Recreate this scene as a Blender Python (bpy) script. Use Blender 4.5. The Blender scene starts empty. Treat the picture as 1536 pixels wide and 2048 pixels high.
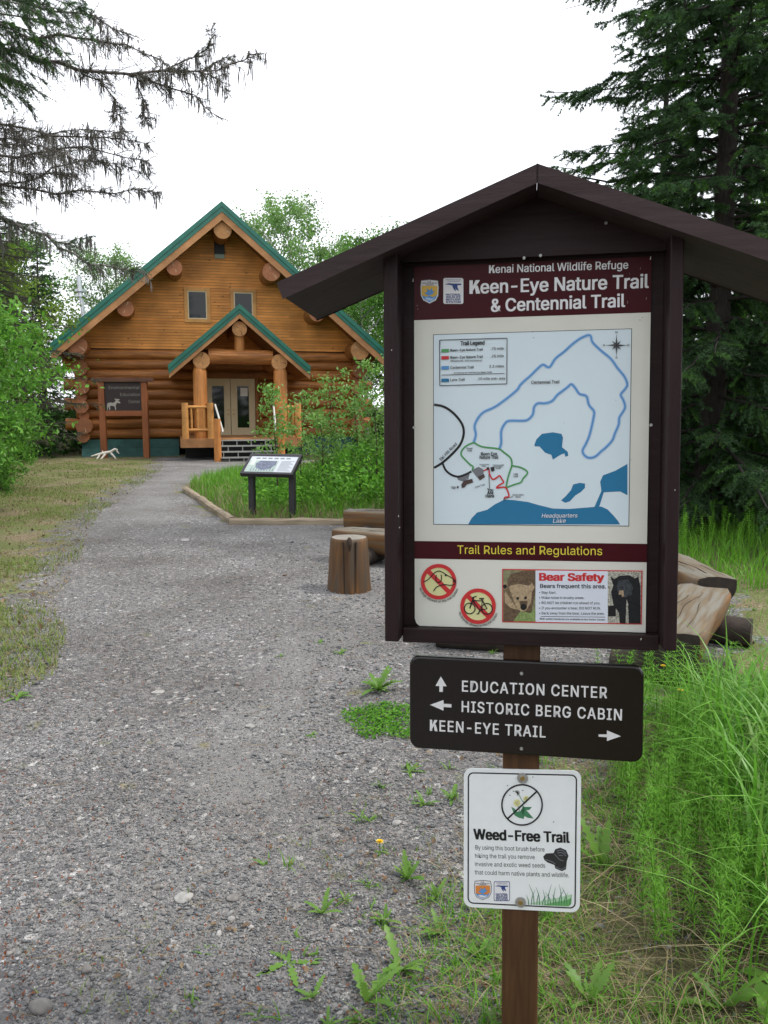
import bpy, math, random
import numpy as np
from mathutils import Matrix, Vector
C = bpy.context; D = bpy.data; S = C.scene
COL = S.collection
# ------------------------------------------------------------------ camera, sky, sun, exposure
FPX = 1650.0; PITCH = math.radians(7.5); CAMH = 1.74
cam_d = D.cameras.new('camera'); cam = D.objects.new('camera', cam_d); COL.objects.link(cam)
cam.location = (0, 0, CAMH); cam.rotation_euler = (math.radians(90) - PITCH, 0, 0)
cam_d.sensor_fit = 'VERTICAL'; cam_d.sensor_height = 32.0; cam_d.lens = FPX / 2048 * 32.0
cam_d.clip_start = 0.05; cam_d.clip_end = 2000; S.camera = cam
SUNDIR = Vector((0.80, 0.02, 1.15)).normalized()
sun_el = math.asin(SUNDIR.z); sun_az = math.atan2(SUNDIR.x, SUNDIR.y)
W = D.worlds.new('World'); S.world = W; W.use_nodes = True
wn = W.node_tree; wn.nodes.clear()
sky = wn.nodes.new('ShaderNodeTexSky'); sky.sky_type = 'NISHITA'; sky.sun_disc = False
sky.sun_elevation = sun_el; sky.sun_rotation = sun_az; sky.dust_density = 3.0
cl = wn.nodes.new('ShaderNodeMix'); cl.data_type = 'RGBA'; cl.inputs[0].default_value = 0.88
cl.inputs[7].default_value = (12.8, 13.1, 13.8, 1)            # the bright cloud deck
bg = wn.nodes.new('ShaderNodeBackground'); bg.inputs[1].default_value = 0.1
wo = wn.nodes.new('ShaderNodeOutputWorld')
wn.links.new(sky.outputs[0], cl.inputs[6]); wn.links.new(cl.outputs[2], bg.inputs[0]); wn.links.new(bg.outputs[0], wo.inputs[0])
sl = D.lights.new('sun', 'SUN'); sl.energy = 2.0; sl.angle = math.radians(10); sl.color = (1.0, 0.95, 0.86)
so = D.objects.new('sun', sl); COL.objects.link(so); so.rotation_euler = SUNDIR.to_track_quat('Z', 'Y').to_euler()
S.view_settings.view_transform = 'Standard'; S.view_settings.look = 'None'
S.view_settings.exposure = 0.5; S.view_settings.gamma = 1.0
S.render.engine = 'CYCLES'
try:
    S.cycles.use_denoising = True; S.cycles.max_bounces = 7; S.cycles.transparent_max_bounces = 6
    S.cycles.diffuse_bounces = 3; S.cycles.glossy_bounces = 3
except Exception: pass
rng = np.random.RandomState(7); random.seed(7)
# ------------------------------------------------------------------ measuring helpers (photo pixel -> real place on a known plane)
_c, _s = math.cos(PITCH), math.sin(PITCH)
CAMP = np.array([0, 0, CAMH])
def ray(x, y):
    a = (x - 768) / FPX; b = (1024 - y) / FPX
    return np.array([a, b * _s + _c, b * _c - _s])
def ground_pt(x, y, z=0.0):
    d = ray(x, y); return CAMP + d * ((z - CAMH) / d[2])
def at_depth(x, y, Y):
    d = ray(x, y); return CAMP + d * (Y / d[1])
def rotm(yaw, lean=0, roll=0):
    cy, sy = math.cos(yaw), math.sin(yaw); cl_, sl_ = math.cos(lean), math.sin(lean); cr, sr = math.cos(roll), math.sin(roll)
    return np.array([[cy, -sy, 0], [sy, cy, 0], [0, 0, 1]]) @ np.array([[1, 0, 0], [0, cl_, -sl_], [0, sl_, cl_]]) @ np.array([[cr, 0, sr], [0, 1, 0], [-sr, 0, cr]])
# ------------------------------------------------------------------ mesh helpers
class G:
    def __init__(s): s.V = []; s.F = []; s.n = 0
    def add(s, V, F, mi=0, sm=False):
        V = np.asarray(V, float).reshape(-1, 3)
        if isinstance(F, np.ndarray): s.F.append((F + s.n, mi, sm))
        else:
            by = {}
            for f in F: by.setdefault(len(f), []).append(f)
            for k, L in by.items(): s.F.append((np.array(L, int) + s.n, mi, sm))
        s.V.append(V); s.n += len(V); return s
    def box(s, x0, x1, y0, y1, z0, z1, mi=0, M=None, o=(0, 0, 0)):
        v = np.array([[x, y, z] for x in (x0, x1) for y in (y0, y1) for z in (z0, z1)], float)
        if M is not None: v = v @ np.asarray(M).T
        return s.add(v + np.array(o), [(0, 1, 3, 2), (4, 6, 7, 5), (0, 4, 5, 1), (2, 3, 7, 6), (0, 2, 6, 4), (1, 5, 7, 3)], mi)
    def tube(s, P, R, n=8, mi=0, cap=None, sm=True, wob=0.0, seed=0):
        P = np.asarray(P, float); m = len(P); R = np.full(m, R, float) if np.isscalar(R) else np.asarray(R, float)
        T = np.gradient(P, axis=0); T /= np.linalg.norm(T, axis=1)[:, None] + 1e-12
        ref = np.array([0, 0, 1.0]) if abs(T[0, 2]) < .9 else np.array([1.0, 0, 0])
        A = np.cross(T, ref); A /= np.linalg.norm(A, axis=1)[:, None] + 1e-12; B = np.cross(T, A)
        th = np.arange(n) * 2 * math.pi / n
        rr = np.ones((m, n))
        if wob: rr += np.random.RandomState(seed).uniform(-wob, wob, (m, n))
        V = P[:, None, :] + (R[:, None] * rr)[:, :, None] * (A[:, None, :] * np.cos(th)[None, :, None] + B[:, None, :] * np.sin(th)[None, :, None])
        i = np.arange(m - 1)[:, None] * n; j = np.arange(n)[None, :]; k = (j + 1) % n
        F = np.stack([i + j, i + k, i + n + k, i + n + j], -1).reshape(-1, 4)
        s.add(V, F, mi, sm)
        if cap is not None:
            s.add(V[0], [tuple(range(n))], cap); s.add(V[-1], [tuple(range(n - 1, -1, -1))], cap)
        return s
    def prism(s, poly, a, b, ax='y', mi=0):
        n = len(poly)
        def p(u, v, w): return {'y': (u, w, v), 'x': (w, u, v), 'z': (u, v, w)}[ax]
        V = [p(u, v, a) for u, v in poly] + [p(u, v, b) for u, v in poly]
        F = [tuple(range(n)), tuple(range(2 * n - 1, n - 1, -1))] + [(i, (i + 1) % n, n + (i + 1) % n, n + i) for i in range(n)]
        return s.add(V, F, mi)
    def build(s, name, mats, parent=None, off=(0, 0, 0), bevel=0, M=None, fixn=False):
        V = np.concatenate(s.V) if s.V else np.zeros((0, 3))
        if M is not None: V = V @ np.asarray(M).T
        V = V + np.array(off)
        me = D.meshes.new(name); me.vertices.add(len(V)); me.vertices.foreach_set('co', V.astype(np.float32).ravel())
        vi = np.concatenate([f.ravel() for f, _, _ in s.F]); tot = np.concatenate([np.full(len(f), f.shape[1]) for f, _, _ in s.F])
        me.loops.add(len(vi)); me.loops.foreach_set('vertex_index', vi.astype(np.int32))
        me.polygons.add(len(tot)); me.polygons.foreach_set('loop_start', np.concatenate([[0], np.cumsum(tot)[:-1]]).astype(np.int32))
        me.polygons.foreach_set('material_index', np.concatenate([np.full(len(f), m) for f, m, _ in s.F]).astype(np.int32))
        me.polygons.foreach_set('use_smooth', np.concatenate([np.full(len(f), q) for f, _, q in s.F]))
        me.update(calc_edges=True)
        if fixn:
            import bmesh
            bm = bmesh.new(); bm.from_mesh(me); bmesh.ops.recalc_face_normals(bm, faces=bm.faces); bm.to_mesh(me); bm.free()
        for m in (mats if isinstance(mats, (list, tuple)) else [mats]): me.materials.append(m)
        o = D.objects.new(name, me); COL.objects.link(o)
        if parent is not None: o.parent = parent
        if bevel:
            b = o.modifiers.new('bevel', 'BEVEL'); b.width = bevel; b.segments = 2; b.limit_method = 'ANGLE'; b.angle_limit = math.radians(40)
        return o
def tag(o, label=None, cat=None, group=None, kind=None):
    if label: o['label'] = label
    if cat: o['category'] = cat
    if group: o['group'] = group
    if kind: o['kind'] = kind
    return o
def thing(name, label, cat, loc=(0, 0, 0), rz=0, group=None):
    o = D.objects.new(name, None); COL.objects.link(o); o.empty_display_size = .2
    o.location = loc; o.rotation_euler = (0, 0, rz); return tag(o, label, cat, group)
def copy_tree(src, loc, rz, sc, label, group=None):
    r = src.copy(); COL.objects.link(r); r.location = loc; r.rotation_euler = (0, 0, rz)
    r.scale = (sc, sc, sc) if np.isscalar(sc) else sc
    r['label'] = label
    if group: r['group'] = group
    elif 'group' in r: del r['group']
    for ch in src.children:
        c2 = ch.copy(); COL.objects.link(c2); c2.parent = r
        for g2 in ch.children:
            d = g2.copy(); COL.objects.link(d); d.parent = c2
    return r
# ------------------------------------------------------------------ materials
def nodes(name):
    m = D.materials.new(name); m.use_nodes = True; t = m.node_tree; t.nodes.clear()
    out = t.nodes.new('ShaderNodeOutputMaterial'); return m, t, out
def N(t, typ, **kw):
    n = t.nodes.new(typ)
    for k, v in kw.items(): setattr(n, k, v)
    return n
def ramp(t, stops):
    r = t.nodes.new('ShaderNodeValToRGB'); e = r.color_ramp.elements
    while len(e) < len(stops): e.new(.5)
    for i, (p, c) in enumerate(stops): e[i].position = p; e[i].color = (c[0], c[1], c[2], 1)
    return r
def coords(t, scale, kind='Object'):
    tc = N(t, 'ShaderNodeTexCoord'); mp = N(t, 'ShaderNodeMapping'); mp.inputs['Scale'].default_value = scale
    t.links.new(tc.outputs[kind], mp.inputs[0]); return mp.outputs[0]
def flat(name, col, rough=.6, spec=.4, metal=0, noise=.0, nscale=30, bump=0):
    m, t, out = nodes(name); b = N(t, 'ShaderNodeBsdfPrincipled')
    b.inputs['Roughness'].default_value = rough; b.inputs['Specular IOR Level'].default_value = spec; b.inputs['Metallic'].default_value = metal
    if noise:
        nz = N(t, 'ShaderNodeTexNoise'); nz.inputs['Scale'].default_value = nscale; nz.inputs['Detail'].default_value = 5
        t.links.new(coords(t, (1, 1, 1)), nz.inputs[0])
        r = ramp(t, [(.3, [c * (1 - noise) for c in col]), (.7, [min(1, c * (1 + noise)) for c in col])])
        t.links.new(nz.outputs[0], r.inputs[0]); t.links.new(r.outputs[0], b.inputs['Base Color'])
        if bump:
            bp = N(t, 'ShaderNodeBump'); bp.inputs['Strength'].default_value = bump; bp.inputs['Distance'].default_value = .01
            t.links.new(nz.outputs[0], bp.inputs['Height']); t.links.new(bp.outputs[0], b.inputs['Normal'])
    else: b.inputs['Base Color'].default_value = (*col, 1)
    t.links.new(b.outputs[0], out.inputs[0]); return m
def wood(name, dark, light, stretch=(1, 1, 1), scale=6, rough=.6, bump=.25, island=.0, spec=.3, knots=0, grey=None):
    """grain runs along the axis with the small stretch value"""
    m, t, out = nodes(name); b = N(t, 'ShaderNodeBsdfPrincipled'); b.inputs['Roughness'].default_value = rough; b.inputs['Specular IOR Level'].default_value = spec
    co = coords(t, stretch); vec = co
    geo = N(t, 'ShaderNodeNewGeometry')
    if island:
        ad = N(t, 'ShaderNodeVectorMath', operation='ADD'); mu = N(t, 'ShaderNodeMath', operation='MULTIPLY'); mu.inputs[1].default_value = 37.0
        t.links.new(geo.outputs['Random Per Island'], mu.inputs[0]); t.links.new(co, ad.inputs[0]); t.links.new(mu.outputs[0], ad.inputs[1]); vec = ad.outputs[0]
    n1 = N(t, 'ShaderNodeTexNoise'); n1.inputs['Scale'].default_value = scale; n1.inputs['Detail'].default_value = 7; n1.inputs['Roughness'].default_value = .6; n1.inputs['Distortion'].default_value = .4
    t.links.new(vec, n1.inputs[0]); r = ramp(t, [(.28, dark), (.72, light)]); t.links.new(n1.outputs[0], r.inputs[0]); colr = r.outputs[0]
    n3 = N(t, 'ShaderNodeTexNoise'); n3.inputs['Scale'].default_value = 1.3; n3.inputs['Detail'].default_value = 3
    t.links.new(coords(t, (1, 1, 1)), n3.inputs[0])
    hv = N(t, 'ShaderNodeHueSaturation'); mr = N(t, 'ShaderNodeMapRange'); mr.inputs[1].default_value = .3; mr.inputs[2].default_value = .7; mr.inputs[3].default_value = .75; mr.inputs[4].default_value = 1.2
    t.links.new(n3.outputs[0], mr.inputs[0]); t.links.new(mr.outputs[0], hv.inputs['Value']); t.links.new(colr, hv.inputs['Color']); colr = hv.outputs[0]
    if island:
        h2 = N(t, 'ShaderNodeHueSaturation'); m2 = N(t, 'ShaderNodeMapRange'); m2.inputs[3].default_value = 1 - island; m2.inputs[4].default_value = 1 + island
        t.links.new(geo.outputs['Random Per Island'], m2.inputs[0]); t.links.new(m2.outputs[0], h2.inputs['Value']); t.links.new(colr, h2.inputs['Color']); colr = h2.outputs[0]
    if knots:
        vo = N(t, 'ShaderNodeTexVoronoi'); vo.inputs['Scale'].default_value = knots
        t.links.new(coords(t, (.6, 1, 1)), vo.inputs['Vector'])
        kr = ramp(t, [(.05, (1, 1, 1)), (.13, (0, 0, 0))]); t.links.new(vo.outputs['Distance'], kr.inputs[0])
        mx = N(t, 'ShaderNodeMix', data_type='RGBA'); mx.inputs[7].default_value = (*[c * .35 for c in dark], 1)
        t.links.new(kr.outputs[0], mx.inputs[0]); t.links.new(colr, mx.inputs[6]); colr = mx.outputs[2]
    if grey:
        n4 = N(t, 'ShaderNodeTexNoise'); n4.inputs['Scale'].default_value = 5; n4.inputs['Detail'].default_value = 6
        t.links.new(coords(t, stretch), n4.inputs[0]); gr = ramp(t, [(.42, (0, 0, 0)), (.62, (1, 1, 1))]); t.links.new(n4.outputs[0], gr.inputs[0])
        mx = N(t, 'ShaderNodeMix', data_type='RGBA'); mx.inputs[7].default_value = (*grey, 1)
        t.links.new(gr.outputs[0], mx.inputs[0]); t.links.new(colr, mx.inputs[6]); colr = mx.outputs[2]
    t.links.new(colr, b.inputs['Base Color'])
    bp = N(t, 'ShaderNodeBump'); bp.inputs['Strength'].default_value = bump; bp.inputs['Distance'].default_value = .012
    t.links.new(n1.outputs[0], bp.inputs['Height']); t.links.new(bp.outputs[0], b.inputs['Normal'])
    t.links.new(b.outputs[0], out.inputs[0]); return m
def leaf(name, stops, transl=.35, gloss=.05, clump=0):
    gloss *= .35
    m, t, out = nodes(name); geo = N(t, 'ShaderNodeNewGeometry'); r = ramp(t, [(i / max(1, len(stops) - 1), c) for i, c in enumerate(stops)])
    t.links.new(geo.outputs['Random Per Island'], r.inputs[0]); col = r.outputs[0]
    if clump:
        nz = N(t, 'ShaderNodeTexNoise'); nz.inputs['Scale'].default_value = clump; nz.inputs['Detail'].default_value = 2
        t.links.new(coords(t, (1, 1, 1)), nz.inputs[0])
        hv = N(t, 'ShaderNodeHueSaturation'); mr = N(t, 'ShaderNodeMapRange'); mr.inputs[1].default_value = .35; mr.inputs[2].default_value = .65; mr.inputs[3].default_value = .6; mr.inputs[4].default_value = 1.25
        t.links.new(nz.outputs[0], mr.inputs[0]); t.links.new(mr.outputs[0], hv.inputs['Value']); t.links.new(col, hv.inputs['Color']); col = hv.outputs[0]
    d = N(t, 'ShaderNodeBsdfDiffuse'); tr = N(t, 'ShaderNodeBsdfTranslucent'); mx = N(t, 'ShaderNodeMixShader'); mx.inputs[0].default_value = transl
    t.links.new(col, d.inputs[0]); t.links.new(col, tr.inputs[0]); t.links.new(d.outputs[0], mx.inputs[1]); t.links.new(tr.outputs[0], mx.inputs[2])
    gl = N(t, 'ShaderNodeBsdfGlossy'); gl.inputs['Roughness'].default_value = .45; gl.inputs[0].default_value = (.8, .85, .8, 1); m2 = N(t, 'ShaderNodeMixShader'); m2.inputs[0].default_value = gloss
    t.links.new(mx.outputs[0], m2.inputs[1]); t.links.new(gl.outputs[0], m2.inputs[2]); t.links.new(m2.outputs[0], out.inputs[0]); return m
M = {}
M['log'] = wood('log_stain', (0.2622, 0.0940, 0.0244), (0.4720, 0.1937, 0.0534), (.25, 3, 3), 5, .5, .2, island=.14, knots=0, grey=(0.2280, 0.0870, 0.0244))
M['logy'] = wood('log_stain_deep', (0.2508, 0.0893, 0.0232), (0.4514, 0.1856, 0.0510), (3, .25, 3), 5, .5, .2, island=.14, grey=(0.2280, 0.0870, 0.0244))
M['logz'] = wood('log_stain_upright', (0.3671, 0.1404, 0.0371), (0.6031, 0.2529, 0.0731), (3, 3, .25), 5, .5, .2, island=.1)
M['logend'] = wood('log_end_grain', (.22, .085, .040), (.34, .14, .065), (1, 1, 1), 14, .7, .2, island=.12)
M['logtan'] = wood('log_end_tan', (.34, .16, .06), (.52, .27, .11), (1, 1, 1), 14, .7, .2, island=.08)
M['check'] = flat('pale_check_crack', (.55, .40, .27), .8)
M['darkcheck'] = flat('dark_check_crack', (.03, .018, .01), .9)
M['siding'] = wood('siding_boards', (0.5732, 0.2212, 0.0466), (0.7496, 0.3176, 0.0770), (.3, 3, 3), 3, .5, .06, island=.13, knots=4)
M['trimwood'] = wood('window_trim_wood', (0.462, 0.220, 0.061), (0.616, 0.308, 0.099), (1, 1, 3), 6, .5, .15)
M['fascia'] = wood('fascia_wood', (0.299, 0.144, 0.057), (0.437, 0.218, 0.092), (.6, 2, .6), 5, .6, .2)
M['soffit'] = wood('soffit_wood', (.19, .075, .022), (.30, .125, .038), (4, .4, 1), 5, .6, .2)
M['green'] = flat('green_metal', (.012, .125, .085), .42, .5, noise=.18, nscale=3)
M['skirt'] = flat('green_painted_skirt', (.022, .085, .075), .6, .3, noise=.25, nscale=5)
M['cream'] = flat('cream_paint', (0.6325, 0.5405, 0.3450), .5, .4, noise=.06)
M['glass'] = flat('dark_window_glass', (.010, .012, .012), .04, .42)
M['paper'] = flat('white_paper', (.75, .75, .72), .7)
M['brass'] = flat('brass', (.5, .35, .12), .35, .5, .9)
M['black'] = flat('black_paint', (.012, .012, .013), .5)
M['steel'] = flat('weathered_steel', (.45, .45, .44), .45, .5, .7, noise=.15, nscale=60)
M['galv'] = flat('galvanised_pipe', (.6, .61, .63), .35, .5, .8, noise=.1, nscale=20)
M['rail'] = flat('grey_painted_handrail', (.55, .55, .52), .5)
M['kiosk'] = wood('kiosk_brown_paint', (.016, .0072, .0082), (.027, .012, .0135), (5, 5, .5), 9, .5, .22, spec=.25)
M['kioskx'] = wood('kiosk_brown_boards', (.017, .0082, .0090), (.028, .0135, .0145), (.5, 5, 5), 9, .5, .2, spec=.25)
M['kioskroof'] = wood('kiosk_roof_lighter_brown', (0.0315, 0.0184, 0.0190), (0.0525, 0.0331, 0.0342), (.5, 5, 5), 9, .6, .2, spec=.25)  # roof boards in a lighter brown than the other kiosk boards
M['post'] = wood('kiosk_post_wood', (0.0517, 0.0230, 0.0103), (0.1092, 0.0529, 0.0218), (7, 7, .45), 8, .55, .3)
M['signbrown'] = flat('routed_sign_brown', (.0085, .0055, .005), .2, .5, noise=.05)
M['routed'] = flat('white_routed_letters', (0.7130, 0.7130, 0.7130), .6)
M['maroon'] = flat('maroon_print', (.055, .005, .009), .35, .2)
M['stone'] = flat('pale_poster_grey', (0.7080, 0.7080, 0.6372), .3, .25, noise=.03, nscale=6)
M['mapw'] = flat('map_white_blue', (0.6900, 0.7935, 0.8500), .3, .25, noise=.02, nscale=5)
M['white'] = flat('white_print', (.78, .78, .80), .35, .5)
M['signw'] = flat('white_aluminium_sign', (0.8140, 0.8470, 0.8500), .3, .5, noise=.02)
M['ink'] = flat('black_ink', (.012, .012, .014), .4)
M['trailblue'] = flat('trail_blue_ink', (.10, .30, .62), .35)
M['halo'] = flat('trail_pale_blue_ink', (.42, .58, .80), .35)
M['lake'] = flat('lake_blue_ink', (.032, .19, .36), .3, .25)
M['tgreen'] = flat('trail_green_ink', (.09, .33, .12), .35)
M['red'] = flat('red_ink', (.60, .035, .04), .35)
M['yellowtxt'] = flat('yellow_lettering', (.78, .66, .07), .4)
M['cream2'] = flat('pale_yellow_ink', (.72, .70, .35), .4)
M['gold'] = flat('gold_ink', (.72, .45, .06), .4)
M['orange'] = flat('orange_ink', (.70, .25, .05), .4)
M['navy'] = flat('navy_ink', (.025, .06, .22), .4)
M['greyink'] = flat('grey_ink', (.18, .19, .21), .4)
M['darkgrey'] = flat('charcoal_ink', (.03, .03, .033), .4)
M['brownink'] = flat('brown_ink', (.075, .05, .045), .4)
M['bearw'] = flat('bear_text_panel', (0.7130, 0.7590, 0.8500), .35)
M['beartan'] = flat('bear_tan_fur', (.42, .31, .19), .5, noise=.35, nscale=160)
M['beardk'] = flat('bear_brown_fur', (.13, .085, .05), .5, noise=.4, nscale=160)
M['bearbg'] = flat('bear_photo_olive', (.24, .24, .13), .5, noise=.3, nscale=90)
M['beargr'] = flat('bear_photo_grass', (.22, .30, .10), .5, noise=.4, nscale=160)
M['bearbk'] = flat('black_bear_fur', (.010, .011, .014), .5, noise=.5, nscale=140)
M['bearbk2'] = flat('black_bear_sheen', (.045, .05, .058), .5, noise=.5, nscale=140)
M['beargravel'] = flat('bear_photo_gravel', (.40, .39, .33), .5, noise=.7, nscale=330)
M['pgreen'] = flat('printed_grass_green', (.16, .42, .14), .4)
M['pgreen2'] = flat('printed_pale_green', (.45, .66, .45), .4)
M['plantgreen'] = flat('printed_leaf_green', (.06, .22, .11), .4)
M['tstump'] = wood('stump_wood', (.050, .024, .010), (.20, .095, .030), (3.5, 3.5, .30), 3, .6, .3, grey=(.075, .052, .034))
M['stumptop'] = wood('stump_top_grey', (.16, .145, .12), (.27, .25, .22), (1, 1, 1), 12, .85, .3)
M['benchtop'] = wood('bench_weathered_top', (0.0845, 0.0607, 0.0367), (0.1584, 0.1214, 0.0759), (.35, 5, 5), 6, .8, .3, grey=(0.1584, 0.1478, 0.1224))
M['benchside'] = wood('bench_bark_side', (0.0765, 0.0340, 0.0120), (0.2210, 0.1105, 0.0368), (.35, 4, 4), 4, .65, .3, grey=(0.1190, 0.0850, 0.0520))
M['benchend'] = wood('bench_dark_end', (.020, .016, .014), (.055, .042, .034), (1, 1, 1), 12, .85, .3)
M['timber'] = wood('border_timber_wood', (.16, .125, .085), (.38, .31, .22), (.4, 4, 4), 5, .85, .4)
M['ipframe'] = flat('panel_dark_frame', (.028, .026, .030), .5, .4)
M['ipprint'] = flat('panel_print_pale', (.55, .58, .62), .35)
M['ipblue'] = flat('panel_print_slate', (.12, .14, .20), .35, noise=.4, nscale=20)
M['ipgreen'] = flat('panel_print_sage', (.36, .45, .40), .35)
M['signpost'] = wood('sign_redbrown_post', (.20, .065, .025), (.30, .105, .04), (4, 4, .4), 5, .6, .2)
M['signhead'] = wood('sign_dark_header', (.09, .04, .026), (.14, .065, .04), (.4, 4, 4), 5, .6, .2)
M['signboard'] = flat('sign_dark_board', (.035, .024, .024), .45, noise=.1)
M['signtext'] = flat('sign_faded_letters', (.20, .19, .17), .6)
M['antler'] = flat('bleached_antler', (.62, .58, .52), .7, noise=.15, nscale=20)
M['sprucetwig'] = flat('dark_spruce_twig', (.028, .024, .020), .9, noise=.35, nscale=25)
M['bark'] = wood('spruce_bark', (.022, .018, .016), (.060, .050, .044), (4, 4, 1), 8, .9, .6)
M['deadtwig'] = flat('dead_twig_grey', (0.1275, 0.1122, 0.1054), .9, noise=.35, nscale=25)
M['lichen'] = leaf('hanging_lichen', [(0.1148, 0.1121, 0.1080), (0.2160, 0.2093, 0.1958), (0.1485, 0.1350, 0.1215)], .3, .0)
M['birchbark'] = wood('birch_bark', (.12, .11, .10), (.52, .50, .46), (3, 3, 7), 3, .8, .2)
M['stem'] = flat('shrub_stem', (.07, .05, .035), .8, noise=.3)
M['needle'] = leaf('spruce_needles', [(0.0338, 0.0728, 0.0338), (0.0572, 0.1196, 0.0468), (0.0754, 0.1560, 0.0572), (0.0468, 0.0936, 0.0468)], .2, .05, clump=1.3)
M['needletip'] = leaf('spruce_new_needles', [(.06, .14, .032), (.085, .19, .04)], .2, .05)
M['needlegrey'] = leaf('thin_grey_needles', [(0.0875, 0.0850, 0.0688), (0.1187, 0.1100, 0.0875), (0.0813, 0.1063, 0.0500), (0.0625, 0.0562, 0.0500)], .2, .02)
M['needlefar'] = leaf('far_spruce_needles', [(0.0312, 0.0600, 0.0264), (0.0552, 0.1008, 0.0384), (0.0432, 0.0792, 0.0360)], .18, .04, clump=.8)
M['leafbush'] = leaf('bush_leaves', [(0.083, 0.231, 0.027), (0.128, 0.329, 0.037), (0.174, 0.399, 0.050), (0.106, 0.280, 0.044)], .42, .07, clump=1.2)
M['leafbirch'] = leaf('birch_leaves', [(0.115, 0.230, 0.063), (0.172, 0.310, 0.081), (0.218, 0.368, 0.115), (0.138, 0.265, 0.081)], .45, .06, clump=.5)
M['leafmid'] = leaf('mixed_leaves', [(0.060, 0.156, 0.024), (0.102, 0.240, 0.036), (0.144, 0.312, 0.048)], .42, .05, clump=.6)
M['leafyellow'] = leaf('yellow_green_leaves', [(.13, .22, .025), (.18, .28, .035), (.10, .17, .025)], .45, .05, clump=.7)
M['leafsap'] = leaf('sapling_leaves', [(0.117, 0.259, 0.046), (0.171, 0.345, 0.064), (0.233, 0.416, 0.097), (0.139, 0.287, 0.064)], .40, .10)
M['herb'] = leaf('herb_leaves', [(0.081, 0.237, 0.027), (0.138, 0.355, 0.039), (0.201, 0.456, 0.046), (0.119, 0.304, 0.046)], .4, .05, clump=1.5)
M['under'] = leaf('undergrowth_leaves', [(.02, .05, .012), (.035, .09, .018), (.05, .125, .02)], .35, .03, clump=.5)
M['grass'] = leaf('fresh_grass', [(0.0739, 0.2262, 0.0185), (0.1258, 0.3291, 0.0246), (0.1778, 0.4118, 0.0370), (0.1038, 0.2605, 0.0246)], .45, .06)
M['tallgrass'] = leaf('tall_grass_blades', [(.085, .25, .022), (.13, .34, .035), (.20, .42, .07), (.10, .28, .022), (.24, .38, .10)], .45, .10) if True else leaf('tall_grass_blades', [(0.072, 0.220, 0.024), (0.110, 0.308, 0.039), (0.165, 0.374, 0.077), (0.088, 0.242, 0.033)], .42, .10)
M['dry'] = leaf('dry_grass', [(.20, .155, .085), (.30, .24, .14), (.38, .32, .20), (.16, .12, .07)], .25, .03)
M['litter'] = leaf('leaf_litter', [(.11, .072, .045), (.17, .115, .07), (.24, .18, .115), (.09, .05, .034)], .15, .03)
M['rust'] = leaf('rusty_flakes', [(.15, .05, .022), (.24, .085, .035), (.11, .042, .026)], .1, .02)
M['vergegrass'] = leaf('thin_verge_grass', [(0.132, 0.204, 0.042), (0.192, 0.264, 0.066), (0.252, 0.276, 0.102), (0.096, 0.168, 0.030)], .4, .04)
M['horsetail'] = leaf('horsetail_green', [(0.0870, 0.2405, 0.0198), (0.1232, 0.3120, 0.0275), (0.1595, 0.3510, 0.0385)], .35, .04)
M['dandleaf'] = leaf('dandelion_leaf', [(.10, .22, .03), (.15, .29, .045), (.12, .24, .045)], .4, .07)
M['moss'] = leaf('clover_mat', [(0.0600, 0.2025, 0.0180), (0.1050, 0.2700, 0.0240), (0.1350, 0.3240, 0.0300)], .35, .04)
M['yellow'] = flat('dandelion_yellow', (.80, .55, .01), .6)
def stonemat():
    m, t, out = nodes('gravel_stones'); b = N(t, 'ShaderNodeBsdfPrincipled'); b.inputs['Roughness'].default_value = .85; b.inputs['Specular IOR Level'].default_value = .25
    geo = N(t, 'ShaderNodeNewGeometry')
    r = ramp(t, [(0, (.086, .09, .094)), (.35, (.142, .146, .15)), (.7, (.195, .198, .198)), (.88, (.25, .248, .24)), (.93, (.19, .145, .12)), (.97, (.24, .22, .20)), (1, (.36, .35, .34))])
    t.links.new(geo.outputs['Random Per Island'], r.inputs[0])
    nz = N(t, 'ShaderNodeTexNoise'); nz.inputs['Scale'].default_value = 160; t.links.new(coords(t, (1, 1, 1)), nz.inputs[0])
    hv = N(t, 'ShaderNodeHueSaturation'); mr = N(t, 'ShaderNodeMapRange'); mr.inputs[3].default_value = .7; mr.inputs[4].default_value = 1.3
    t.links.new(nz.outputs[0], mr.inputs[0]); t.links.new(mr.outputs[0], hv.inputs['Value']); t.links.new(r.outputs[0], hv.inputs['Color'])
    t.links.new(hv.outputs[0], b.inputs['Base Color']); t.links.new(b.outputs[0], out.inputs[0]); return m
M['stones'] = stonemat()
M['rock'] = flat('smooth_stone', (.17, .16, .15), .8, .3, noise=.3, nscale=25, bump=.3)
M['palerock'] = flat('pale_stone', (0.2720, 0.2652, 0.2516), .8, .3, noise=.25, nscale=40, bump=.3)
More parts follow.
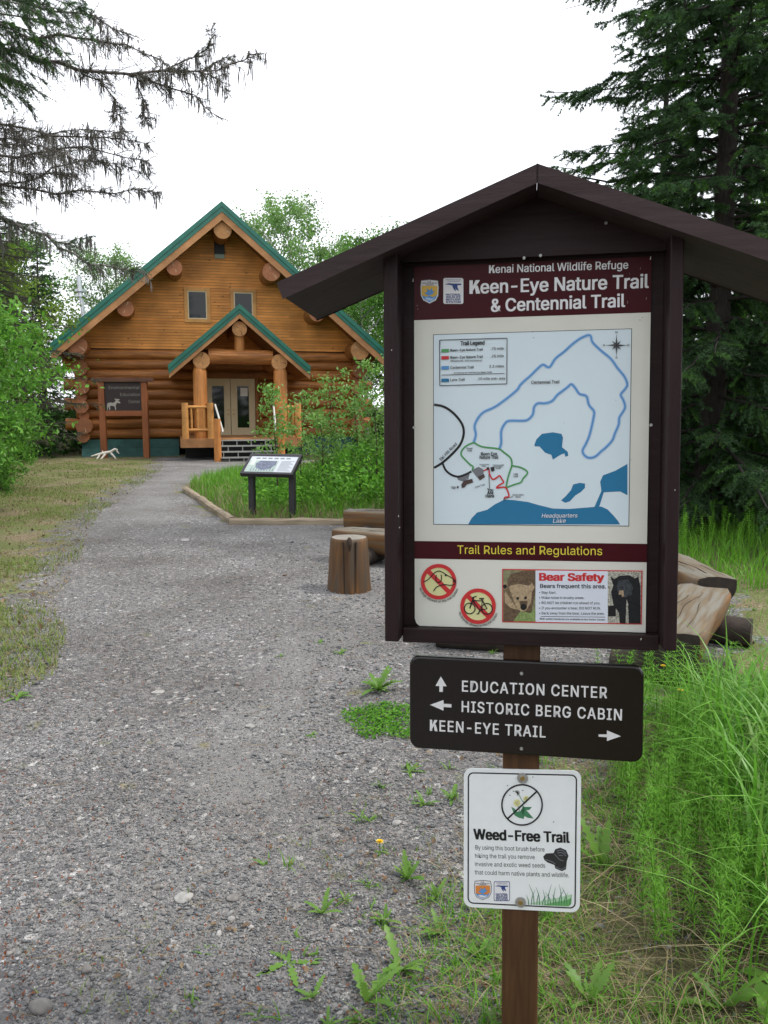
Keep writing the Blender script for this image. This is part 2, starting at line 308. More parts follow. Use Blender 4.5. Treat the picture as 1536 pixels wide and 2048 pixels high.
def groundmat():
    m, t, out = nodes('ground_gravel_and_litter'); b = N(t, 'ShaderNodeBsdfPrincipled'); b.inputs['Roughness'].default_value = .9; b.inputs['Specular IOR Level'].default_value = .2
    co = coords(t, (1, 1, 1)); L = t.links.new
    def vor(sc):
        v = N(t, 'ShaderNodeTexVoronoi'); v.inputs['Scale'].default_value = sc; v.inputs['Randomness'].default_value = 1; L(co, v.inputs['Vector']); return v
    def noi(sc, d=5):
        n = N(t, 'ShaderNodeTexNoise'); n.inputs['Scale'].default_value = sc; n.inputs['Detail'].default_value = d; L(co, n.inputs[0]); return n
    def mix(f, a, c):
        x = N(t, 'ShaderNodeMix', data_type='RGBA')
        (L(f, x.inputs[0]) if not isinstance(f, float) else setattr(x.inputs[0], 'default_value', f))
        L(a, x.inputs[6]); L(c, x.inputs[7]); return x.outputs[2]
    v1 = vor(120); sp = N(t, 'ShaderNodeSeparateColor'); L(v1.outputs['Color'], sp.inputs[0])
    g1 = ramp(t, [(0, (0.083, 0.082, 0.086)), (.35, (0.153, 0.150, 0.152)), (.62, (0.227, 0.225, 0.221)), (.84, (0.306, 0.299, 0.290)), (.92, (0.193, 0.163, 0.145)), (1, (0.533, 0.530, 0.511))]); L(sp.outputs[0], g1.inputs[0])
    v2 = vor(38); sp2 = N(t, 'ShaderNodeSeparateColor'); L(v2.outputs['Color'], sp2.inputs[0])
    g2 = ramp(t, [(0, (0.094, 0.093, 0.097)), (.5, (0.186, 0.183, 0.179)), (.9, (0.280, 0.272, 0.262)), (1, (0.506, 0.503, 0.483))]); L(sp2.outputs[1], g2.inputs[0])
    pick = ramp(t, [(.60, (0, 0, 0)), (.62, (1, 1, 1))]); L(sp2.outputs[2], pick.inputs[0])
    grav = mix(pick.outputs[0], g1.outputs[0], g2.outputs[0])
    big = noi(.9, 6); bigr = ramp(t, [(.33, (.72, .69, .67)), (.67, (1.18, 1.18, 1.19))]); L(big.outputs[0], bigr.inputs[0])
    mu = N(t, 'ShaderNodeMix', data_type='RGBA', blend_type='MULTIPLY'); mu.inputs[0].default_value = 1; L(grav, mu.inputs[6]); L(bigr.outputs[0], mu.inputs[7]); grav = mu.outputs[2]
    rn = noi(7, 6); rr = ramp(t, [(.55, (0, 0, 0)), (.75, (.42, .42, .42))]); L(rn.outputs[0], rr.inputs[0])
    rc = N(t, 'ShaderNodeRGB'); rc.outputs[0].default_value = (.13, .095, .078, 1); grav = mix(rr.outputs[0], grav, rc.outputs[0])
    ln = noi(45, 8); lr = ramp(t, [(.30, (.085, .06, .042)), (.5, (.23, .18, .115)), (.68, (.40, .335, .22))]); L(ln.outputs[0], lr.inputs[0])
    gn = noi(1.6, 7); gr = ramp(t, [(.36, (0, 0, 0)), (.58, (.8, .8, .8))]); L(gn.outputs[0], gr.inputs[0])
    gc = noi(60, 5); gcr = ramp(t, [(.3, (.06, .10, .02)), (.7, (.19, .23, .07))]); L(gc.outputs[0], gcr.inputs[0])
    lit = mix(gr.outputs[0], lr.outputs[0], gcr.outputs[0])
    at = N(t, 'ShaderNodeAttribute'); at.attribute_name = 'zone'; sz = N(t, 'ShaderNodeSeparateColor'); L(at.outputs['Color'], sz.inputs[0])
    # ragged edge between gravel and verge
    en = noi(4, 8); ea = N(t, 'ShaderNodeMath', operation='ADD'); em = N(t, 'ShaderNodeMath', operation='MULTIPLY_ADD'); em.inputs[1].default_value = 2.4; em.inputs[2].default_value = -1.2
    L(en.outputs[0], em.inputs[0]); L(em.outputs[0], ea.inputs[0]); L(sz.outputs[0], ea.inputs[1])
    er = ramp(t, [(.38, (0, 0, 0)), (.62, (1, 1, 1))]); L(ea.outputs[0], er.inputs[0])
    fn = noi(2.2, 5); fm = N(t, 'ShaderNodeMath', operation='MULTIPLY'); L(fn.outputs[0], fm.inputs[0]); L(sz.outputs[2], fm.inputs[1])
    fr_ = ramp(t, [(.2, (0, 0, 0)), (.6, (.6, .6, .6))]); L(fm.outputs[0], fr_.inputs[0]); fc = noi(220, 4); fcr = ramp(t, [(.3, (.15, .145, .14)), (.7, (.33, .325, .315))]); L(fc.outputs[0], fcr.inputs[0])
    grav = mix(fr_.outputs[0], grav, fcr.outputs[0])
    col = mix(er.outputs[0], lit, grav)
    soil = noi(30, 6); sr = ramp(t, [(.3, (.020, .017, .011)), (.7, (.075, .066, .036))]); L(soil.outputs[0], sr.inputs[0])
    col = mix(sz.outputs[1], col, sr.outputs[0])
    L(col, b.inputs['Base Color'])
    h = N(t, 'ShaderNodeMath', operation='ADD'); L(v1.outputs['Distance'], h.inputs[0]); L(ln.outputs[0], h.inputs[1])
    bp = N(t, 'ShaderNodeBump'); bp.inputs['Strength'].default_value = .9; bp.inputs['Distance'].default_value = .012; bp.invert = True
    L(h.outputs[0], bp.inputs['Height']); L(bp.outputs[0], b.inputs['Normal']); L(b.outputs[0], out.inputs[0]); return m
M['ground'] = groundmat()
# ------------------------------------------------------------------ ground
YL = [0, 4, 5.2, 6.2, 7.2, 8.8, 11, 13.5, 15.7, 19, 23, 26, 29]; XL = [-3.0, -2.9, -2.6, -2.9, -3.4, -3.75, -4.45, -5.1, -5.35, -5.9, -6.6, -7.4, -8.0]
YR = [0, 2.2, 3, 3.6, 4.2, 5, 6, 7.5, 9, 10.5, 11.9, 12.05, 16.6, 18, 22, 23.5, 27, 29]; XR = [.05, .22, .48, .85, 1.2, 1.75, 2.7, 3.2, 3.2, 2.8, 1.9, -2.2, -4.0, -4.3, -3.9, -3.2, -2.2, -3.5]
def gz(x, y):
    x = np.asarray(x, float); y = np.asarray(y, float)
    k = np.clip((y - 16) / 12, 0, 1); k = k * k * (3 - 2 * k)
    return -.1 * k + .012 * np.sin(x * 1.7 + .6) * np.sin(y * 1.3 + 1) + .006 * np.sin(x * 5.1) * np.sin(y * 4.3) - .02
def gravel(x, y):
    d = np.minimum(x - np.interp(y, YL, XL), np.interp(y, YR, XR) - x)
    return np.clip(.5 + d / .9, 0, 1) * np.clip((29.3 - y) / .6, 0, 1)
def soilmask(x, y):
    bed = np.clip((x - np.interp(y, YR, XR)) / .25, 0, 1) * (y > 12.02) * .75
    wood_ = np.clip((y - 33) / 4, 0, 1); right = np.clip((x - 3.6) / .8, 0, 1) * np.clip((y - 6) / 2, 0, 1); left = np.clip((-x - 10.5) / 2, 0, 1) * (y > 12)
    near = np.clip((x - np.interp(y, YR, XR) + .1) / .5, 0, 1) * (y < 5.2) * np.clip(.62 + (x - .8) / .6, .62, 1)
    return np.clip(np.maximum.reduce([bed, wood_, right, left, near * .85]), 0, 1)
gx = np.concatenate([np.linspace(-300, -16, 12)[:-1], np.arange(-16, 12, .14), np.linspace(12, 300, 12)])
gy = np.concatenate([np.linspace(-60, 0, 6)[:-1], np.arange(0, 32, .14), np.linspace(32, 60, 12), np.linspace(90, 400, 6)])
X, Y = np.meshgrid(gx, gy); Zg = gz(X, Y); nx, ny = len(gx), len(gy)
gm = gravel(X, Y); sm_ = soilmask(X, Y)
ii = (np.arange(ny - 1)[:, None] * nx + np.arange(nx - 1)[None, :]).ravel()
Q = np.stack([ii, ii + 1, ii + nx + 1, ii + nx], -1)
allv = np.stack([X, Y, Zg], -1).reshape(-1, 3); xc_ = .5 * (np.interp(Y, YL, XL) + np.interp(Y, YR, XR)) * np.clip((Y - 2) / 8, 0, 1) - .62 * np.clip(1 - (Y - 2) / 8, 0, 1); trk = np.exp(-((X - xc_) / .55) ** 2)
zone = np.stack([gm.ravel(), sm_.ravel(), trk.ravel(), np.ones(gm.size)], -1)
isg = gm.ravel()[Q].mean(1) > .5
for nm, sel in (('gravel_path', isg), ('ground', ~isg)):
    q = Q[sel]; u, inv = np.unique(q, return_inverse=True)
    o = G().add(allv[u], inv.reshape(-1, 4), 0, True).build(nm, M['ground'])
    ca = o.data.color_attributes.new('zone', 'FLOAT_COLOR', 'POINT'); ca.data.foreach_set('color', zone[u].astype(np.float32).ravel())
    tag(o, kind='structure')
# ------------------------------------------------------------------ cabin
def wob(p0, p1, r0, r1, n=14, seed=0, amt=.02):
    r = np.random.RandomState(seed); t = np.linspace(0, 1, n)[:, None]; P = np.array(p0) * (1 - t) + np.array(p1) * t
    ph = r.uniform(0, 6, 4)
    P[:, 2] += amt * (np.sin(t[:, 0] * 7 + ph[0]) * .5 + np.sin(t[:, 0] * 15 + ph[1]) * .3)
    R = (r0 + (r1 - r0) * t[:, 0]) * (1 + .03 * np.sin(t[:, 0] * 9 + ph[2]) + .02 * np.sin(t[:, 0] * 23 + ph[3]))
    return P, R
def end_crack(g, c, r, ang, mi, ln=.75, w=.022, y=-.004):
    """a drying check on a log's cut end that faces -y"""
    d = np.array([math.cos(ang), 0, math.sin(ang)]); p = np.array([-d[2], 0, d[0]]); c = np.array(c) + np.array([0, y, 0])
    a = c + d * r * .12; e = c + d * r * (.12 + ln * .86)
    m_ = (a + e) / 2 + p * .012
    g.add([a, m_ + p * w * .35, e + p * w * .6, e - p * w * .6, m_ - p * w * .35], [(0, 1, 2, 3, 4)], mi)
CY = math.radians(14)
cabin = thing('log_cabin', 'orange brown log cabin with green metal roof and gabled porch', 'cabin', (-5.9585, 30.2697, -.1), CY)
cM = rotm(CY); cO = np.array([-5.9585, 30.2697, -.1])
def kc(px, py, off=0):
    d = ray(px, py); n = cM[:, 1]; t_ = ((cO + n * off - CAMP) @ n) / (d @ n); return cM.T @ (CAMP + d * t_ - cO)
CX = .17; HW = 4.86; SL = .85
g = G()
rows = [.78 + .345 * i for i in range(9)]
for i, z in enumerate(rows):
    ext = .62 if i % 2 else .25
    r = .19 + .012 * math.sin(i * 2.3)
    segs = [(CX - HW - ext, -.62), (1.36, CX + HW + ext)] if z < 2.75 else [(CX - HW - ext, CX + HW + ext)]
    for (a, b_) in segs:
        P, R = wob((a, 0, z), (b_, 0, z), r * (1.04 if i % 2 else .96), r * (.95 if i % 2 else 1.03), 30, i * 3 + int(a > 0), .022); g.tube(P, R, 16, 0, 1)
g.build('front_log_wall', [M['log'], M['logend']], cabin)
for sx in (-1, 1):
    g = G(); x = CX + sx * HW
    for i, (z, r, y0) in enumerate([(3.03, .265, -.62), (2.38, .235, -.58), (1.73, .245, -.60), (1.06, .265, -.60), (3.40, .17, -.42), (2.70, .165, -.40), (2.05, .17, -.42), (1.40, .17, -.42), (.70, .20, -.46)]):
        xx = x + .03 * math.sin(i * 3 + sx); P, R = wob((xx, y0, z), (xx, 11.4, z), r, r * .92, 12, i + 40, .015); g.tube(P, R, 20, 0, 1)
        if i < 4: end_crack(g, (xx, y0, z), r, [-.9, -1.1, 1.0, -1.3][i] if sx < 0 else [1.9, -.6, -2.2, .6][i], 2, .8)
    g.build('side_log_wall', [M['logy'], M['logend'], M['check']], cabin)
# gable boards, each a real board
g = G(); z = 3.74; r_ = np.random.RandomState(3); k = 0
while z < 8.25:
    hb = .098; w = (8.27 - z) / SL
    x = CX - w
    xe = CX + w; cuts = [x]
    cx_ = x + r_.uniform(.6, 3)
    while cx_ < xe - .5: cuts.append(cx_); cx_ += r_.uniform(2.2, 4.2)
    cuts.append(xe)
    for a, b_ in zip(cuts[:-1], cuts[1:]):
        za, zb = z + .0028, z + hb - .0028; dy = r_.uniform(0, .004)
        g.add([(a + .001, -.10 - dy, za + .004), (b_ - .001, -.10 - dy, za + .004), (b_ - .001, -.10 - dy, zb - .004), (a + .001, -.10 - dy, zb - .004),
               (a, -.09, za), (b_, -.09, za), (b_, -.09, zb), (a, -.09, zb)], [(0, 1, 2, 3), (4, 5, 1, 0), (3, 2, 6, 7), (4, 0, 3, 7), (1, 5, 6, 2)], 0)
    z += hb
g.prism([(CX - 5.2, 3.7), (CX + 5.2, 3.7), (CX, 8.3)], -.07, .02, 'y', 1)
g.build('gable_siding', [M['siding'], M['darkcheck']], cabin)
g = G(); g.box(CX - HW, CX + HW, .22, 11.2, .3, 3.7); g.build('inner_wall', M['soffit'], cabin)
def roofpoly(xc, zp, hw, sl, top, bot, side):
    return [(xc, zp - top), (xc + side * hw, zp - top - sl * hw), (xc + side * hw, zp - bot - sl * hw), (xc, zp - bot)]
def ridge(g, xc, zp, hw, top, bot, y0, y1, mi=0):
    for sd in (-1, 1): g.prism(roofpoly(xc, zp, hw, SL, top, bot, sd), y0, y1, 'y', mi)
ZP = 8.67; EH = 5.72
rf = G(); ridge(rf, CX, ZP, EH, 0, .09, -.99, 12.2)
for sd in (-1, 1):
    for yy in np.arange(-.7, 12, .42): rf.prism(roofpoly(CX, ZP + .035, EH, SL, 0, .05, sd), yy, yy + .03, 'y', 0)
roof = rf.build('roof', M['green'], cabin)
t_ = G(); ridge(t_, CX, ZP + .012, EH + .02, 0, .17, -1.055, -.985); ridge(t_, CX, ZP - .16, EH + .01, 0, .165, -1.03, -.98); t_.build('roof_trim', M['green'], roof)
t_ = G(); ridge(t_, CX, ZP - .327, EH, 0, .27, -1.01, -.95); t_.build('fascia_board', M['fascia'], roof)
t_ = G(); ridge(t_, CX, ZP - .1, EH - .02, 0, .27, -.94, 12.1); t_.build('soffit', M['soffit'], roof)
for i, (x, z, r) in enumerate([(.19, 7.78, .31), (-1.47, 6.44, .27), (-3.13, 5.05, .275), (-4.74, 3.78, .34), (1.84, 6.42, .32), (3.45, 5.05, .30), (5.03, 3.76, .33)]):
    g = G(); y0 = -.86 - .04 * math.sin(i * 2); P, R = wob((x, y0, z), (x, 11.6, z), r, r * .95, 10, i + 70, .01); g.tube(P, R, 24, 0, 1)
    end_crack(g, (x, y0, z), r, [-.35, 1.8, 1.1, -.6, -.9, -1.5, 2.5][i], 2, .85)
    if i in (1, 2, 4): end_crack(g, (x, y0, z), r, [0, -1.2, -1.9, 0, 1.9][i], 2, .55)
    g.build('roof_log', [M['logy'], M['logtan'] if i in (0, 6) else M['logend'], M['check']], cabin)
for (x0, x1, z0, z1) in ((-1.17, -.26, 4.69, 5.91), (.44, 1.36, 4.69, 5.91)):
    f = G(); w = .125; ya, yb = -.155, -.08
    f.box(x0, x1, ya, yb, z1 - w, z1); f.box(x0, x1, ya, yb, z0, z0 + w); f.box(x0, x0 + w, ya + .002, yb, z0 + w, z1 - w); f.box(x1 - w, x1, ya + .002, yb, z0 + w, z1 - w)
    fr = f.build('window', M['trimwood'], cabin, bevel=.006)
    s_ = G(); w2 = w + .035
    for bx in ((x0 + w, x1 - w, z1 - w2, z1 - w), (x0 + w, x1 - w, z0 + w, z0 + w2), (x0 + w, x0 + w2, z0 + w2, z1 - w2), (x1 - w2, x1 - w, z0 + w2, z1 - w2)): s_.box(bx[0], bx[1], -.135, -.09, bx[2], bx[3])
    s_.build('sash', M['cream'], fr)
    G().box(x0 + w2, x1 - w2, -.122, -.10, z0 + w2, z1 - w2).build('pane', M['glass'], fr)
v = G().box(-.08, .28, -.22, -.09, 7.06, 7.56).build('gable_vent', M['black'], cabin, bevel=.01)
G().add([(-.07, -.23, 7.06), (.27, -.23, 7.06), (.27, -.17, 6.93), (-.07, -.17, 6.93), (-.07, -.10, 7.06), (.27, -.10, 7.06), (.27, -.10, 6.93), (-.07, -.10, 6.93)],
        [(0, 1, 2, 3), (0, 3, 7, 4), (1, 5, 6, 2), (3, 2, 6, 7), (0, 4, 5, 1)]).build('vent_flap', M['steel'], v)
for grp in (0, 1):
  g = G()
  for (a, b_, y0, y1, z0, z1) in ((CX - HW - .1, -1.5, -.16, -.26, .58, .29), (CX - HW - .1, -1.5, -.27, -.42, .285, -.05), (2.5, CX + HW + .1, -.16, -.26, .58, .29), (2.5, CX + HW + .1, -.27, -.42, .285, -.05)):
    if (a > 0) != bool(grp): continue
    g.add([(a, y0, z0), (b_, y0, z0), (b_, y1, z1), (a, y1, z1), (a, y0 + .05, z0), (b_, y0 + .05, z0), (b_, y1 + .05, z1), (a, y1 + .05, z1)], [(0, 1, 2, 3), (7, 6, 5, 4), (0, 4, 5, 1), (3, 2, 6, 7), (0, 3, 7, 4), (1, 5, 6, 2)])
  g.build('foundation_skirt', M['skirt'], cabin)
# doors
df = G(); df.box(-.62, 1.36, -.27, -.05, 2.74, 2.90); df.box(-.62, -.52, -.27, -.05, .62, 2.74); df.box(1.25, 1.36, -.27, -.05, .62, 2.74); df.box(-.62, 1.36, -.06, .05, .62, 2.9)
door_frame = df.build('door_frame', M['soffit'], cabin)
for (x0, x1, hx) in ((-.515, .355, .27), (.375, 1.245, .46)):
    d = G(); a, b_ = x0 + .19, x1 - .19
    d.box(x0, a, -.20, -.13, .66, 2.73); d.box(b_, x1, -.20, -.13, .66, 2.73); d.box(a, b_, -.198, -.13, 2.50, 2.73); d.box(a, b_, -.198, -.13, .66, .92)
    dr = d.build('door', M['cream'], cabin, bevel=.006)
    b2 = G()
    for bx in ((a, b_, 2.46, 2.50), (a, b_, .92, .96), (a, a + .035, .96, 2.46), (b_ - .035, b_, .96, 2.46)): b2.box(bx[0], bx[1], -.215, -.15, bx[2], bx[3])
    b2.build('glazing_bead', M['cream'], dr)
    G().box(a + .035, b_ - .035, -.18, -.15, .96, 2.46).build('pane', M['glass'], dr)
    h = G(); h.tube([(hx, -.205, 1.60), (hx, -.235, 1.60)], .03, 10, 0, 0); h.tube([(hx, -.205, 1.45), (hx, -.24, 1.45), (hx, -.27, 1.45)], [.02, .02, .035], 10, 0, 0); h.build('handle', M['brass'], dr)
    if x0 > 0: G().box(.72, .98, -.1835, -.181, 2.1, 2.40).build('notice', M['paper'], dr)
# porch
PX, PZ, PH, PY = .6, 5.12, 2.36, -2.25
pr = G(); ridge(pr, PX, PZ, PH, 0, .08, PY + .06, -.1); porch = pr.build('porch_roof', M['green'], cabin)
t_ = G(); ridge(t_, PX, PZ + .012, PH + .02, 0, .16, PY, PY + .06); ridge(t_, PX, PZ - .15, PH + .01, 0, .14, PY + .02, PY + .07); t_.build('roof_trim', M['green'], porch)
t_ = G(); ridge(t_, PX, PZ - .293, PH, 0, .16, PY + .035, PY + .1); t_.build('fascia_board', M['fascia'], porch)
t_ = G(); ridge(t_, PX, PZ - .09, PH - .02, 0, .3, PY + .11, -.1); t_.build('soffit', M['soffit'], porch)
for i, (x, z, r) in enumerate([(.6, 4.33, .255), (-.69, 3.27, .27), (1.93, 3.24, .265)]):
    g = G(); P, R = wob((x, -2.12, z), (x, -.12, z), r, r, 5, i + 90, 0); g.tube(P, R, 24, 0, 1); end_crack(g, (x, -2.12, z), r, [-1.2, 1.35, -.2][i], 2, .9); end_crack(g, (x, -2.12, z), r, [2.4, -1.2, 2.6][i], 2, .5, .014)
    g.build('porch_log', [M['logy'], M['logtan'], M['darkcheck']], cabin)
P, R = wob((-.45, -1.86, 3.42), (1.72, -1.86, 3.40), .255, .24, 12, 5, .01); G().tube(P, R, 20, 0, 1).build('porch_beam', [M['log'], M['logend']], cabin)
G().tube([(.6, -1.86, 3.55), (.6, -1.86, 4.25)], .17, 16).build('king_post', M['logz'], cabin)
for x in (-.75, 1.98):
    P = [(x, -1.9, .66), (x, -1.9, 1.5), (x, -1.9, 2.9), (x, -1.9, 3.02), (x, -1.9, 3.1)]; G().tube(P, [.225, .235, .235, .20, .18], 20).build('porch_post', M['logz'], cabin)
g = G()
for yy in np.arange(-2.2, -.2, .15): g.box(-1.42, 2.65, yy, yy + .142, .62, .66)
dk = g.build('porch_deck', M['fascia'], cabin)
g = G(); g.box(-1.42, -.30, -2.24, -2.19, .36, .655); g.box(1.80, 2.66, -2.24, -2.19, .36, .655); g.box(-1.46, -1.41, -2.23, -.3, .36, .655); g.box(2.655, 2.70, -2.23, -.3, .36, .655); g.build('deck_skirt', M['fascia'], dk)
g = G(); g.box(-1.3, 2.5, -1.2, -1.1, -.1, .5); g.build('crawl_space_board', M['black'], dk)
for xs in ((-1.28, -.44), (2.05, 2.55)):
    rl = G()
    for x in xs: rl.tube([(x, -2.1, .66), (x, -2.1, 1.86)], [.115, .11], 14, 0, 0)
    ro = rl.build('railing', M['trimwood'], cabin)
    h = G()
    for zz in (1.72, .95): h.tube([(xs[0] + .1, -2.1, zz), (xs[1] - .1, -2.1, zz)], .052, 10, 0, 0)
    h.build('rail', M['trimwood'], ro)
    nb = 3 if xs[0] < 0 else 2
    for k in range(nb):
        x = xs[0] + (xs[1] - xs[0]) * (k + 1) / (nb + 1); G().tube([(x, -2.1, .95), (x, -2.1, 1.72)], .035, 8).build('baluster', M['trimwood'], ro)
    sx = xs[0] if xs[0] < 0 else xs[1]
    h = G()
    for zz in (1.68, .98): h.tube([(sx, -2.0, zz), (sx, -.4, zz)], .05, 8)
    for yy in np.arange(-1.8, -.4, .2): h.tube([(sx, yy, .98), (sx, yy, 1.68)], .033, 6)
    h.build('side_rail', M['trimwood'], ro)
st = G()
zs = [.60, .42, .24, .06]; ys = [-2.28, -2.52, -2.76, -3.0]
for z, y in zip(zs, ys): st.box(-.16, 1.74, y - .17, y + .10, z - .02, z + .018)
stairs = st.build('stairs', M['steel'], cabin)
for k, (z, y) in enumerate(zip(zs, ys)):
    s2 = G(); zl = z - .16
    for q in range(4):
        x = -.12 + .48 * q + (.2 if k % 2 else .03)
        if x < 1.7: s2.box(x, x + .025, y - .16, y - .13, zl, z - .02)
    s2.build('riser_bar', M['steel'], stairs)
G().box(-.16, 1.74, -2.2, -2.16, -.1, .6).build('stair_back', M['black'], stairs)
for x in (-.27, 1.84):
    g = G(); g.tube([(x, -3.0, -.12), (x, -3.0, .6), (x, -3.0, 1.34)], [.125, .118, .115], 14, 0, 1); g.build('newel_post', [M['logz'], M['logend']], cabin)
for x0, x1 in ((-.28, -.10), (1.70, 1.66)): G().tube([(x0, -2.12, 1.80), (x1, -3.0, .98), (x1, -3.1, .90)], .032, 10, 0, 0).build('handrail', M['rail'], cabin)
pp = kc(167, 632, 7); pq = kc(157, 553, 7); g = G()
g.tube([pp + (pp - pq) * 1.2, pq], .09, 14); mid = pp * .45 + pq * .55
chim = g.build('stove_pipe', M['galv'], cabin)
g = G(); g.tube([mid - (0, 0, .12), mid - (0, 0, .02)], .22, 16, 0, 0); g.tube([mid + (0, 0, .10), mid + (0, 0, .2)], .24, 16, 0, 0); g.build('pipe_collar', M['galv'], chim)
# the porch reaches three metres out from the wall
for o in list(cabin.children):
    nm = o.name.split('.')[0]; z_ = 1.84 * .032
    if nm in ('roof', 'roof_log'): o.scale = (.984, 1, .984); o.location = (-.025, -.5, .0294)      # eaves a metre and a half deep
    if nm in ('porch_roof', 'porch_log', 'porch_deck'): o.scale = (.965, 1.43, .968); o.location = (-.05, 0, z_)
    elif nm in ('porch_beam', 'king_post', 'porch_post', 'railing', 'stairs', 'stair_back', 'newel_post', 'handrail'): o.scale = (.965, 1, .968); o.location = (-.05, -.92, z_)
# ------------------------------------------------------------------ lettering helper
try: FONT = D.fonts.load(bpy.utils.resource_path('LOCAL') + '/datafiles/fonts/Inter.woff2')   # the sans face Blender ships with
except Exception: FONT = None
_fc = {}
def textverts(body, bold=.0, spacing=1.0):
    """flat glyph outlines; heavier weights are the same outlines struck several times a hair apart, as a third column of depth"""
    V, F = glyphs(body, spacing); b = bold * 1.15 - .006
    if b <= .002: return np.concatenate([V[:, :2], 0 * V[:, :1]], 1), F
    n = len(V); Vs = []; Fs = []
    for k, (dx, dy) in enumerate(((0, 0), (b, b * .5), (-b, b * .5), (b, -b * .5), (-b, -b * .5))):
        Vs.append(np.stack([V[:, 0] + dx, V[:, 1] + dy, np.full(n, k * 6e-5)], 1)); Fs += [tuple(i + n * k for i in f) for f in F]
    return np.concatenate(Vs), Fs
def glyphs(body, spacing=1.0):
    if body[0] != 'K': return rawglyphs(body, spacing)
    V, F = rawglyphs('X' + body[1:], spacing); wx = rawglyphs('X')[0][:, 0].max() + .004; keep = V[:, 0] > wx       # the face's own K comes out broken: cut it afresh
    ix = np.cumsum(keep) - 1; F2 = [tuple(int(ix[i]) for i in f) for f in F if all(keep[i] for i in f)]; V2 = V[keep]; n = len(V2); h = CAPK; w = wx - .02; t = .105
    K = [[(.04, 0), (.04 + t, 0), (.04 + t, h), (.04, h)], [(.04 + t, .22 * h), (.04 + t, .42 * h), (w - .14, h), (w, h)], [(.27, .50 * h), (.35, .60 * h), (w + .02, 0), (w - .12, 0)]]
    for q in K: F2.append(tuple(range(n, n + len(q)))); V2 = np.concatenate([V2, np.array([(a, b, 0) for a, b in q])]); n += len(q)
    return V2, F2
def rawglyphs(body, spacing=1.0):
    key = (body, spacing)
    if key in _fc: return _fc[key]
    cu = D.curves.new('lettering', 'FONT'); cu.body = body; cu.size = 1; cu.space_character = spacing; cu.resolution_u = 3
    if FONT: cu.font = FONT
    ob = D.objects.new('lettering', cu); COL.objects.link(ob); dg = C.evaluated_depsgraph_get(); dg.update()
    me = D.meshes.new_from_object(ob.evaluated_get(dg)); V = np.array([v.co[:] for v in me.vertices]).reshape(-1, 3); F = [tuple(p.vertices) for p in me.polygons]
    D.objects.remove(ob); D.curves.remove(cu); D.meshes.remove(me)
    _fc[key] = (V, F); return V, F
_capv = rawglyphs('H')[0]; CAPK = _capv[:, 1].max(); CAPH = _capv[:, 1].max() - _capv[:, 1].min()
class Sheet:
    """a flat printed face: K maps a point measured on the photo to (x, z) on the face"""
    def __init__(s, K): s.K = K
    def text(s, g, body, a, b, cap, y, mi=0, bold=.015, spacing=1.0, italic=0):
        V, F = textverts(body, bold, spacing); p, q = s.K(*a), s.K(*b); d = q - p; L = np.linalg.norm(d); d = d / L; u = np.array([-d[1], d[0]])
        w = V[:, 0].max() - V[:, 0].min(); sx = L / w; h = np.linalg.norm(s.K(a[0], a[1] - cap) - p); sz = h / CAPH
        X_ = (V[:, 0] - V[:, 0].min()) * sx; Z_ = V[:, 1] * sz; X_ = X_ + italic * Z_
        P = p + X_[:, None] * d + Z_[:, None] * u
        g.add(np.stack([P[:, 0], y - V[:, 2], P[:, 1]], -1), F, mi)
    def arc(s, g, body, c, r, a0, a1, cap, y, mi=0, bold=.01):
        V, F = textverts(body, bold); w0, w1 = V[:, 0].min(), V[:, 0].max(); p = s.K(*c); R = np.linalg.norm(s.K(c[0] + r, c[1]) - p); h = cap / r * R / CAPH
        th = np.radians(a0 + (a1 - a0) * (V[:, 0] - w0) / (w1 - w0)); rr = R + h * CAPH - V[:, 1] * h
        P = p + np.stack([np.cos(th) * rr, np.sin(th) * rr], -1); g.add(np.stack([P[:, 0], y - V[:, 2], P[:, 1]], -1), F, mi)
    def poly(s, g, pts, y, mi=0):
        P = [s.K(*p) for p in pts]; g.add([(p[0], y, p[1]) for p in P], [tuple(range(len(P)))], mi)
    def disc(s, g, c, r, y, mi=0, n=40, sq=1.0): s.poly(g, [(c[0] + r * math.cos(a), c[1] + r * sq * math.sin(a)) for a in np.linspace(0, 2 * math.pi, n, endpoint=False)], y, mi)
    def ring(s, g, c, r0, r1, y, mi=0, n=48):
        A = np.linspace(0, 2 * math.pi, n, endpoint=False); P = [s.K(c[0] + r * math.cos(a), c[1] + r * math.sin(a)) for r in (r0, r1) for a in A]
        g.add([(p[0], y, p[1]) for p in P], [(i, (i + 1) % n, n + (i + 1) % n, n + i) for i in range(n)], mi)
    def line(s, g, pts, w, y, mi=0, smooth=True, closed=False):
        P = np.array(pts, float)
        if smooth and len(P) > 2:
            Q_ = np.concatenate([[2 * P[0] - P[1]], P, [2 * P[-1] - P[-2]]]); out = []
            for i in range(1, len(Q_) - 2):
                for t in (0, .25, .5, .75):
                    a, b_, c_, d_ = Q_[i - 1:i + 3]; out.append(.5 * ((2 * b_) + (c_ - a) * t + (2 * a - 5 * b_ + 4 * c_ - d_) * t * t + (3 * b_ - a - 3 * c_ + d_) * t ** 3))
            P = np.array(out + [P[-1]])
        if closed: P = np.concatenate([P, P[:1]])
        T = np.gradient(P, axis=0)
        if closed: T[0] = T[-1] = P[1] - P[-2]
        T /= np.linalg.norm(T, axis=1)[:, None] + 1e-9; Nn = np.stack([-T[:, 1], T[:, 0]], -1)
        W_ = np.full(len(P), w / 2.0) if np.isscalar(w) else np.asarray(w) / 2.0
        A = [s.K(*p) for p in P + Nn * W_[:, None]]; B = [s.K(*p) for p in P - Nn * W_[:, None]]; n = len(P)
        g.add([(p[0], y, p[1]) for p in A + B], [(i, i + 1, n + i + 1, n + i) for i in range(n - 1)], mi)
